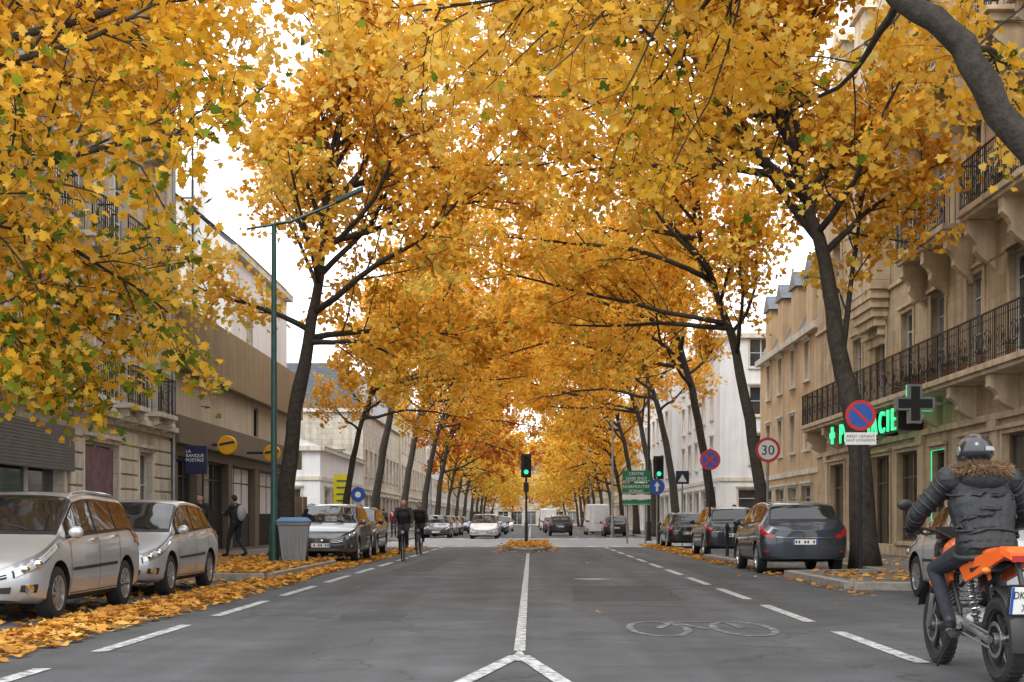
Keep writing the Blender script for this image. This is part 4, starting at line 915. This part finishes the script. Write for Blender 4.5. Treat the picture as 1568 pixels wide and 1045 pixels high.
# ---------------------------------------------------------------- motorcyclist
def moto():
    e=grp('motorcyclist',(3.31,10.05,0),.03)
    b=MB() # 0 tyre 1 orange 2 black 3 engine 4 chrome 5 plate 6 redl 7 steel 8 blue
    def wheel(y,r,w):
        b.lathe((0,y,r),(1,0,0),[(r-.09,-w*.8),(r-.045,-w),(r-.012,-w*.75),(r,-w*.3),(r,w*.3),(r-.012,w*.75),(r-.045,w),(r-.09,w*.8)],36,0)
        b.lathe((0,y,r),(1,0,0),[(r-.085,-w*.75),(r-.11,-w*.5),(r-.11,w*.5),(r-.085,w*.75)],36,2)
        for k in range(36):
            a=2*math.pi*k/36;b.lbox(Fr((0,y,r),(0,math.cos(a),math.sin(a)),(0,-math.sin(a),math.cos(a)),(1,0,0)),r-.012,r+.002,-.010,.010,-w*.7,w*.7,0)
        for k in range(6):
            a=2*math.pi*k/6;b.tube([(0,y+math.cos(a)*.04,r+math.sin(a)*.04),(0,y+math.cos(a)*(r-.1),r+math.sin(a)*(r-.1))],.018,6,2)
        b.lathe((0,y,r),(1,0,0),[(.05,-.09),(.05,.09)],16,3);b.lathe((-.07,y,r),(1,0,0),[(.10,-.003),(.13,-.003),(.13,.003),(.10,.003)],24,4)
    wheel(-.64,.31,.07);wheel(.70,.31,.055)
    for s in (-1,1):
        b.tube([(s*.09,.70,.31),(s*.09,.58,.62)],.028,10,4);b.tube([(s*.09,.60,.58),(s*.09,.45,.96)],.034,10,2)
        b.tube([(s*.10,-.02,.42),(s*.11,-.64,.31)],.03,8,3)
        b.tube([(s*.09,.42,.92),(s*.13,.1,.78),(s*.12,-.1,.45)],.02,8,2);b.tube([(s*.10,-.05,.66),(s*.1,-.45,.84),(s*.07,-.78,.90)],.015,8,2)
        b.tube([(0,.40,1.0),(s*.12,.40,1.06),(s*.26,.35,1.09),(s*.40,.29,1.08)],.013,8,2);b.tube([(s*.29,.335,1.088),(s*.42,.285,1.08)],.019,8,0)
        b.tube([(s*.26,.36,1.1),(s*.30,.40,1.22),(s*.36,.38,1.26)],.007,6,2);b.ball((s*.39,.37,1.27),.065,.025,.045,12,2)
        b.tube([(s*.30,.36,1.085),(s*.40,.36,1.06)],.006,5,4)
        b.ball((s*.17,-.74,.80),.035,.035,.025,10,9);b.tube([(s*.06,-.74,.80),(s*.16,-.74,.80)],.009,6,2)
        b.box(min(s*.13,s*.24),max(s*.13,s*.24),-.16,-.11,.33,.35,4)
        b.prism([(s*.15,.42,.86),(s*.16,.50,.66),(s*.17,.28,.58),(s*.16,.02,.70),(s*.15,.08,.88)],(-s*.03,0,0),1)
        b.prism([(s*.155,-.28,.70),(s*.155,-.16,.80),(s*.15,-.55,.90),(s*.10,-.88,.97),(s*.10,-.86,.89),(s*.15,-.52,.76)],(-s*.03,0,0),1)
        b.prism([(s*.158,-.40,.775),(s*.158,-.38,.80),(s*.105,-.80,.94),(s*.105,-.78,.915)],(-s*.02,0,0),2)
    b.ball((0,.18,.90),.14,.27,.13,16,1);b.ball((0,-.28,.84),.14,.40,.055,16,2);b.ball((0,-.6,.91),.12,.26,.05,14,1)
    b.prism([(-.11,-.84,.97),(.11,-.84,.97),(.08,-.95,.93),(-.08,-.95,.93)],(0,0,-.05),1);b.box(-.07,.07,-.955,-.94,.865,.91,6)
    def fender(y,r,a0,a1,w,mi):
        n=12;vs=[];fs=[]
        for i in range(n+1):
            a=a0+(a1-a0)*i/n
            for x,rr in ((-w,r-.02),(-w*.6,r),(w*.6,r),(w,r-.02)): vs.append((x,y+math.cos(a)*rr,.31+math.sin(a)*rr))
        for i in range(n):
            for j in range(3): fs.append((i*4+j,i*4+j+1,i*4+j+5,i*4+j+4))
        b.add(vs,fs,mi)
    fender(.70,.37,.4,2.5,.08,2);fender(-.64,.38,1.2,3.3,.09,2)
    b.tube([(0,-.86,.88),(0,-.98,.66)],.02,6,2);f=Fr((0,-1.0,.60),(1,0,0),(0,-.25,.97),(0,-.97,-.25))
    b.lbox(f,-.12,.12,-.10,.12,0,.012,2);b.lbox(f,-.105,.105,-.085,.105,.0125,.016,5);b.lbox(f,-.105,-.085,-.085,.105,.0165,.018,8);b.lbox(f,.085,.105,-.085,.105,.0165,.018,8)
    b.ball((0,.02,.40),.15,.19,.13,16,3);b.box(-.11,.11,-.12,.16,.33,.50,3);b.lathe((-.12,-.02,.38),(-1,0,0),[(.11,0),(.11,.04),(.09,.055),(0,.06)],22,3);b.lathe((.12,-.02,.38),(1,0,0),[(.11,0),(.11,.04),(.09,.055),(0,.06)],22,3)
    for k in range(8): b.lbox(Fr((0,.12,.50),(1,0,0),(0,.35,.94),(0,.94,-.35)),-.10,.10,.02+k*.03,.035+k*.03,-.09,.09,3)
    b.box(-.07,.07,.07,.24,.52,.74,3)
    b.tube([(.10,.2,.55),(.13,.30,.42),(.13,.15,.27),(.14,-.2,.30),(.15,-.42,.44)],.022,10,4);b.tube([(.15,-.42,.44),(.17,-.55,.52),(.17,-.95,.70)],[.03,.05,.055],14,4)
    pts=[];
    for k in range(70): t=k/69;a=t*2*math.pi*7;c=V((-.09,-.34,.44)).lerp(V((-.09,-.22,.74)),t);pts.append(c+V((math.cos(a)*.035,math.sin(a)*.035,0)))
    b.tube(pts,.007,5,4);b.tube([(-.09,-.34,.42),(-.09,-.22,.76)],.018,8,2)
    b.tube([(-.12,-.05,.43),(-.12,-.64,.36)],.009,5,7);b.tube([(-.12,-.05,.33),(-.12,-.64,.26)],.009,5,7);b.tube([(-.13,.0,.3),(-.2,.18,.04)],.012,6,2)
    b.ball((0,.56,.92),.10,.07,.11,14,2);b.box(-.10,.10,.42,.52,1.0,1.10,2)
    b.obj('motorcycle',['tyre','orange','black','engine','chrome','plate','redl','steel','blue','orangel'],e,smooth=40,bevel=.003,world=False)
    pm=TM(f.p(0,0,.0185),(1,0,0),(0,-.25,.97))
    for s_,dz in (('DK 417',.025),('XJ',-.065)):
        c_=bpy.data.curves.new('plate_text','FONT');c_.body=s_;c_.size=.075;c_.align_x='CENTER';c_.extrude=.001;c_.materials.append(M['black']);o_=bpy.data.objects.new('plate_text',c_);COL.objects.link(o_);o_.parent=e;o_.matrix_local=pm@Matrix.Translation((0,dz,.001))@Matrix.Scale(.75,4,(1,0,0))
    J=dict(pelvis=(0,-.30,.96),chest=(0,-.20,1.26),neck=(0,-.12,1.50),head=(0,-.07,1.65),shL=(-.22,-.14,1.45),shR=(.22,-.14,1.45),elL=(-.40,.03,1.20),elR=(.40,.03,1.20),wrL=(-.375,.235,1.11),wrR=(.375,.235,1.11),
      hipL=(-.11,-.27,.93),hipR=(.11,-.27,.93),knL=(-.24,.13,.78),knR=(.24,.13,.78),anL=(-.21,-.12,.41),anR=(.21,-.12,.41),toL=(-.22,.03,.35),toR=(.22,.03,.35),palmL=(0,0,-1),palmR=(0,0,-1),hf=(-.1,1,0))
    person('x',None,0,J,dict(top='puffer',leg='jeans',hand='black',bulk=1.36,long=True,curl=.75,helmet_only=True),parent=e,voxel=.009)
    q=MB()
    for zc,rx,ry,cy,r in ((.885,.232,.178,-.315,.022),(1.08,.232,.165,-.27,.010),(1.34,.262,.155,-.19,.009)):
        q.tube([(math.cos(a)*rx,cy+math.sin(a)*ry,zc+.01*math.sin(3*a)) for a in [2*math.pi*i/30 for i in range(30)]],r,8,0,closed=True)
    rr=random.Random(8)
    for s in (-1,1):
        sh=V((s*.22,-.14,1.45));el=V((s*.40,.03,1.20));wr=V((s*.375,.22,1.115))
        for (a,b2,r0,r1,n) in ((sh,el,.090,.068,5),(el,wr,.064,.046,5)):
            d=(b2-a).normalized();o=d.orthogonal().normalized();o2=d.cross(o)
            for k in range(n):
                c=a.lerp(b2,(k+.5+rr.uniform(-.2,.2))/n);r=r0+(r1-r0)*k/n;tl=rr.uniform(-.25,.25)
                q.tube([c+o*math.cos(x)*r+o2*math.sin(x)*r+d*r*tl*math.cos(x) for x in [2*math.pi*i/16 for i in range(16)]],rr.uniform(.009,.016),6,0,closed=True)
    for k in range(14):
        a=rr.uniform(math.pi*1.05,math.pi*1.95);zc=rr.uniform(.95,1.35);rx=.228;cy=-.31+.13*(zc-.93)/.46
        q.tube([(math.cos(a+i*.12)*rx,cy+math.sin(a+i*.12)*.165,zc+i*rr.uniform(-.006,.012)) for i in range(-3,4)],[.003,.010,.014,.016,.014,.010,.003],6,0)
    q.obj('jacket_folds',['puffer'],e,smooth=60,world=False)
    h=MB();c=V((0,-.07,1.665));h.ball(c,.128,.150,.135,24,0);h.ball(c+V((-.01,.02,-.045)),.118,.145,.11,20,0)
    h.tube([c+V((math.cos(a)*.118,math.sin(a)*.138,-.115)) for a in [2*math.pi*i/24 for i in range(24)]],.016,6,0,closed=True)
    n=14;vs=[];fs=[]
    for i in range(n+1):
        a=math.radians(15+150*i/n)
        for zz,k in ((-.045,1.03),(-.0,1.05),(.05,.98)): vs.append(c+V((math.cos(a)*.128*k,math.sin(a)*.152*k,zz)))
    for i in range(n):
        for j in range(2): fs.append((i*3+j,i*3+j+1,i*3+j+4,i*3+j+3))
    h.add(vs,fs,1)
    for s in (-1,1):
        h.lathe(c+V((s*.127,.0,0)),(s,0,0),[(.035,-.01),(.035,.006),(0,.01)],14,2)
    h.prism([c+V((.02,-.150,.0)),c+V((.09,-.122,.0)),c+V((.09,-.118,.03)),c+V((.02,-.146,.03))],(0,-.006,0),2)
    h.obj('helmet',['p_blackp','cglass','steel'],e,smooth=60,world=False)
    fu=MB();fu.ball((0,-.23,1.46),.18,.11,.12,14,0);fu.obj('hood',['puffer'],e,smooth=60,world=False)
    fu=MB();rr=random.Random(3)
    for k in range(4600):
        a=rr.uniform(0,2*math.pi);cc=V((math.cos(a)*.175,-.17+math.sin(a)*.135,1.505+.02*math.sin(a)*-1));b_=rr.uniform(0,2*math.pi)
        o=V((math.cos(a)*math.cos(b_),math.sin(a)*math.cos(b_),math.sin(b_)));p=cc+o*.035;d=(o+V((rr.gauss(0,.35),rr.gauss(0,.35),rr.gauss(0,.35)))).normalized();w=d.orthogonal()*.0035
        fu.add([p-w,p+w,p+d*rr.uniform(.03,.06)],[(0,1,2)],0)
    fu.tube([(math.cos(a)*.175,-.17+math.sin(a)*.135,1.505-.02*math.sin(a)) for a in [2*math.pi*i/24 for i in range(24)]],.038,8,0,closed=True)
    fu.obj('fur_trim',['fur'],e,world=False)
moto()
# ---------------------------------------------------------------- street furniture
def disc(mb,c,r,mats_,n=(0,-1,0)):
    for k,(rr,mi) in enumerate(mats_): mb.lathe(c,n,[(rr*r,.0 if k==0 else .012+.002*k-.001),(rr*r,.012+.002*k),(0,.012+.002*k)],32,mi)
def pole(mb,x,y,h,r=.035,mi=0): mb.cyl((x,y,0),(x,y,h),r,n=12,mi=mi)
SM=['steel','red','blue','signw','iron','green','navy']
def nostop(x,y,h,panel=True,cross=True,base=.13):
    e=grp('no_stopping_sign',(x,y,base));s=MB();pole(s,x,y+.05,h+.35,mi=4);c=V((x,y,h));disc(s,c,.325,[(1,1),(.78,2)])
    for a in ((math.pi/4,-math.pi/4) if cross else (-math.pi/4,)):
        d=V((math.cos(a),0,math.sin(a)));n=V((-d.z,0,d.x));k=.26;w=.03;yy_=y-.019-.001*(a>0)
        s.prism([V((x,yy_,h))+d*k+n*w,V((x,yy_,h))+d*k-n*w,V((x,yy_,h))-d*k-n*w,V((x,yy_,h))-d*k+n*w],(0,-.002,0),1)
    s.lathe((x,y+.012,h),(0,1,0),[(.32,0),(.3,.01),(0,.01)],24,0)
    if panel: s.box(x-.33,x+.33,y-.012,y+.012,h-.62,h-.36,3)
    s.obj('sign_and_pole',SM,e,smooth=30)
    if panel: text(e,'panel_text','ARRET GENANT\nSAUF LIVRAISON',.082,'iron',TM((x,y-.014,h-.47),(1,0,0),(0,0,1)),.001,'CENTER')
nostop(6.98,28.35,3.37,cross=False);nostop(5.62,42,3.05,False)
e=grp('speed_limit_sign',(6.9,39,.13));s=MB();pole(s,6.9,39.05,3.6);disc(s,(6.9,39,3.2),.36,[(1,1),(.78,3)]);s.obj('sign_and_pole',SM,e,smooth=30);text(e,'digits','30',.40,'iron',TM((6.9,38.98,3.06),(1,0,0),(0,0,1)),.002,'CENTER')
e=grp('bicycle_lane_sign',(6.9,61,0));s=MB();pole(s,6.9,61.05,3.3);s.box(6.6,7.2,60.98,61.01,2.8,3.4,6);s.prism([(6.7,60.975,2.9),(7.1,60.975,2.9),(6.9,60.975,3.25)],(0,-.003,0),3);s.obj('sign_and_pole',SM,e)
e=grp('direction_arrow_sign',(5.6,60,0));s=MB();pole(s,5.65,60.05,3.2);disc(s,(5.65,60,2.65),.35,[(1,2)]);s.prism([(5.6,59.98,2.45),(5.7,59.98,2.45),(5.7,59.98,2.68),(5.78,59.98,2.68),(5.65,59.98,2.88),(5.52,59.98,2.68),(5.6,59.98,2.68)],(0,-.003,0),3);s.obj('sign_and_pole',SM,e,smooth=30)
def tlight(x,y,h,base=0):
    e=grp('traffic_light',(x,y,base));s=MB();s.cyl((x,y,base),(x,y,h),.055,n=12,mi=4);s.cyl((x,y,base),(x,y,base+.9),.08,n=12,mi=4)
    s.box(x-.16,x+.16,y-.28,y-.08,h-.95,h,4);s.box(x-.24,x+.24,y-.075,y-.06,h-1.02,h+.07,4)
    for k,m in enumerate((1,0,2)):
        zc=h-.17-.3*k;s.lathe((x,y-.28,zc),(0,-1,0),[(.105,0),(.105,.004),(0,.01)],18,5 if k<2 else 6)
        s.lathe((x,y-.28,zc),(0,-1,0),[(.115,0),(.12,.12),(.115,.12),(.108,0)],18,4)
    s.box(x-.12,x+.12,y-.2,y-.06,h-1.7,h-1.25,4)
    s.obj('signal_head_and_pole',['steel','red','signw','blue','iron','black','ggreen'],e,smooth=30)
tlight(-.22,62,4.15,.14);tlight(6.0,63,4.1)
e=grp('direction_sign',(5.2,66,0));s=MB()
for x in (4.75,5.65): s.cyl((x,66.1,0),(x,66.1,3.7),.045,n=10)
for k,(b0,b1,m) in enumerate(((3.05,3.6,5),(2.45,2.98,5),(2.18,2.4,3),(1.9,2.14,5))): s.box(4.5,5.9,65.98,66.02,b0,b1,m);s.box(4.53,5.87,65.975,65.979,b0+.03,b0+.05,3)
s.obj('panels_and_posts',SM,e)
for k,(t,zz) in enumerate((('CENTRE',3.38),('GARE SNCF',3.15),('NOIRMOUTIER',2.74),('PORNIC',2.52))): text(e,'lettering_%d'%k,t,.2,'signw',TM((5.2,65.97,zz),(1,0,0),(0,0,1)),.002,'CENTER')
def lamp(x,y,h,side,m='teal',base=.13):
    e=grp('street_lamp',(x,y,base));s=MB();s.tube([(x,y,base),(x,y,base+.9),(x,y,base+1.0),(x,y,h)],[.13,.12,.085,.055],14);s.cyl((x,y,base),(x,y,base+.06),.2,n=14)
    s.tube([(x,y,h),(x+side*.4,y,h+.05),(x+side*1.6,y,h+.55)],[.045,.04,.03],8);s.tube([(x,y,h-.02),(x-side*.65,y,h-.12)],[.035,.025],8)
    s.prism([(x+side*1.5,y-.12,h+.50),(x+side*2.15,y-.10,h+.80),(x+side*2.15,y+.10,h+.80),(x+side*1.5,y+.12,h+.50)],(0,0,.09))
    s.obj('post_and_arms',[m],e,smooth=40,bevel=.008)
lamp(-6.2,32.3,8.3,1);lamp(5.85,66.5,8.3,1,'iron');lamp(5.6,92,8,-1,'steel',0);lamp(-6.9,92,8,1,'steel',0);lamp(5.8,130,8,-1,'steel',0)
def bin_(x,y,rz):
    e=grp('wheelie_bin',(x,y,.13),rz);b=MB()
    def fr(z,wx,wy): return [(-wx,-wy,z),(wx,-wy,z),(wx,wy,z),(-wx,wy,z)]
    vs=fr(.06,.27,.27)+fr(.88,.36,.34)+fr(.92,.39,.37)+fr(.97,.39,.37)
    b.add(vs,[(3,2,1,0)]+[(k*4+i,k*4+(i+1)%4,(k+1)*4+(i+1)%4,(k+1)*4+i) for k in range(3) for i in range(4)],0)
    vs=fr(.975,.40,.39)+fr(1.01,.40,.39)+fr(1.09,.30,.28);b.add(vs,[(k*4+i,k*4+(i+1)%4,(k+1)*4+(i+1)%4,(k+1)*4+i) for k in range(2) for i in range(4)]+[(8,9,10,11),(3,2,1,0)],1)
    b.tube([(-.33,.46,.95),(.33,.46,.95)],.02,8,1)
    for s in (-1,1): b.lathe((s*.30,.27,.1),(s,0,0),[(.1,-.03),(.1,.03),(0,.03)],16,2);b.tube([(s*.3,.35,.95),(s*.3,.46,.95)],.018,6,1)
    for s in (-.18,.0,.18): b.add([(s-.03,-.305,.15),(s+.03,-.305,.15),(s+.03,-.362,.80),(s-.03,-.362,.80),(s-.03,-.27,.15),(s+.03,-.27,.15),(s+.03,-.33,.80),(s-.03,-.33,.80)],[(0,1,2,3),(0,4,5,1),(1,5,6,2),(2,6,7,3),(3,7,4,0)],0)
    b.obj('bin_body',['bing','binl','tyre'],e,bevel=.015,world=False)
bin_(-5.68,32.1,.12)
e=grp('advertising_panel',(-8.6,61,0));s=MB();s.box(-9.0,-8.2,60.98,61.06,1.1,2.9+.35,0);s.box(-8.95,-8.25,60.965,60.979,1.3,3.1,1)
for x in (-8.9,-8.3): s.cyl((x,61.1,0),(x,61.1,3.2),.04,n=8,mi=2)
for k in range(5): s.box(-8.85,-8.4+.1*(k%2),60.95,60.962,2.9-k*.3,2.98-k*.3,3)
s.obj('panel',['yellow','yellow','steel','green'],e)
e=grp('roundabout_sign',(-7.6,60,0));s=MB();pole(s,-7.75,60.05,2.7);disc(s,(-7.75,60,2.3),.33,[(1,2),(.4,3)]);s.obj('sign_and_pole',SM,e,smooth=30)
def pcross():
    e=grp('pharmacy_cross_sign',(9.45,33,4.0));s=MB();c=V((9.45,33,4.02))
    def cross(w,l,y0,y1,mi): 
        s.box(c.x-w,c.x+w,y0,y1,c.z-l,c.z+l,mi);s.box(c.x-l,c.x-w-.001,y0,y1,c.z-w,c.z+w,mi);s.box(c.x+w+.001,c.x+l,y0,y1,c.z-w,c.z+w,mi)
    cross(.16,.48,32.9,33.1,0);cross(.11,.42,32.885,32.899,1)
    s.box(9.94,10.7,32.97,33.03,4.0,4.05,0);s.obj('cross',['steel','black'],e)
    t=MB()
    for a,b_ in (((.16,.16),(.16,.48)),((-.16,.16),(-.16,.48)),((.16,.16),(.48,.16)),((.48,.16),(.48,-.16)),((.16,-.48),(.16,-.16)),((.16,-.16),(.48,-.16))): t.tube([c+V((a[0],.13,a[1])),c+V((b_[0],.13,b_[1]))],.012,5)
    t.obj('neon_edge',['neon'],e)
pcross()
for x,y in ((5.6,35),(5.6,36.6),(5.6,38.2)):
    e=grp('bollard',(x,y,.13));s=MB();s.lathe((x,y,.13),(0,0,1),[(.06,0),(.05,.05),(.045,.78),(.06,.8),(.06,.86),(.03,.93),(0,.94)],14);s.obj('post',['iron'],e,smooth=40)
e=grp('wooden_fence',(-12,60,0));s=MB()
for k in range(30): s.box(-16+k*.2,-15.82+k*.2,59.9+ .0,59.94,0,2.2)
s.obj('boards',['wood'],e)
# ---------------------------------------------------------------- light
w=bpy.data.worlds.new('World');scene.world=w;w.use_nodes=True;nt=w.node_tree;N=nt.nodes;Lk=nt.links
bg=N['Background'];sky=N.new('ShaderNodeTexSky');sky.sky_type='NISHITA';sky.sun_disc=False;EL=math.radians(48);AZ=math.radians(200)
sky.sun_elevation=EL;sky.sun_rotation=AZ;sky.dust_density=3
tc=N.new('ShaderNodeTexCoord');no=N.new('ShaderNodeTexNoise');no.inputs['Scale'].default_value=2.2;no.inputs['Detail'].default_value=6
Lk.new(tc.outputs['Generated'],no.inputs['Vector']);mr=N.new('ShaderNodeMapRange');mr.inputs[1].default_value=.3;mr.inputs[2].default_value=.7;mr.inputs[3].default_value=17;mr.inputs[4].default_value=21
Lk.new(no.outputs['Fac'],mr.inputs[0]);cl=N.new('ShaderNodeVectorMath');cl.operation='SCALE';cl.inputs[0].default_value=(.95,.97,.99);Lk.new(mr.outputs[0],cl.inputs['Scale'])
mx=N.new('ShaderNodeMix');mx.data_type='RGBA';mx.inputs[0].default_value=.88;Lk.new(sky.outputs[0],mx.inputs[6]);Lk.new(cl.outputs[0],mx.inputs[7]);Lk.new(mx.outputs[2],bg.inputs[0]);bg.inputs[1].default_value=.14
sl=bpy.data.lights.new('sun','SUN');sl.energy=1.1;sl.angle=math.radians(20);sl.color=(1,.95,.88);so=bpy.data.objects.new('sun',sl);COL.objects.link(so)
d=V((math.sin(AZ)*math.cos(EL),math.cos(AZ)*math.cos(EL),math.sin(EL)));so.rotation_euler=d.to_track_quat('Z','Y').to_euler()
cam=bpy.data.cameras.new('camera');co=bpy.data.objects.new('camera',cam);COL.objects.link(co);co.location=(0,0,1.15);co.rotation_euler=(math.pi/2,0,0)
cam.sensor_width=36;cam.lens=36*2050/1568;cam.shift_x=-29/1568;cam.shift_y=274.5/1568;cam.clip_end=2000;scene.camera=co
scene.view_settings.view_transform='Standard';scene.view_settings.look='None';scene.view_settings.exposure=0
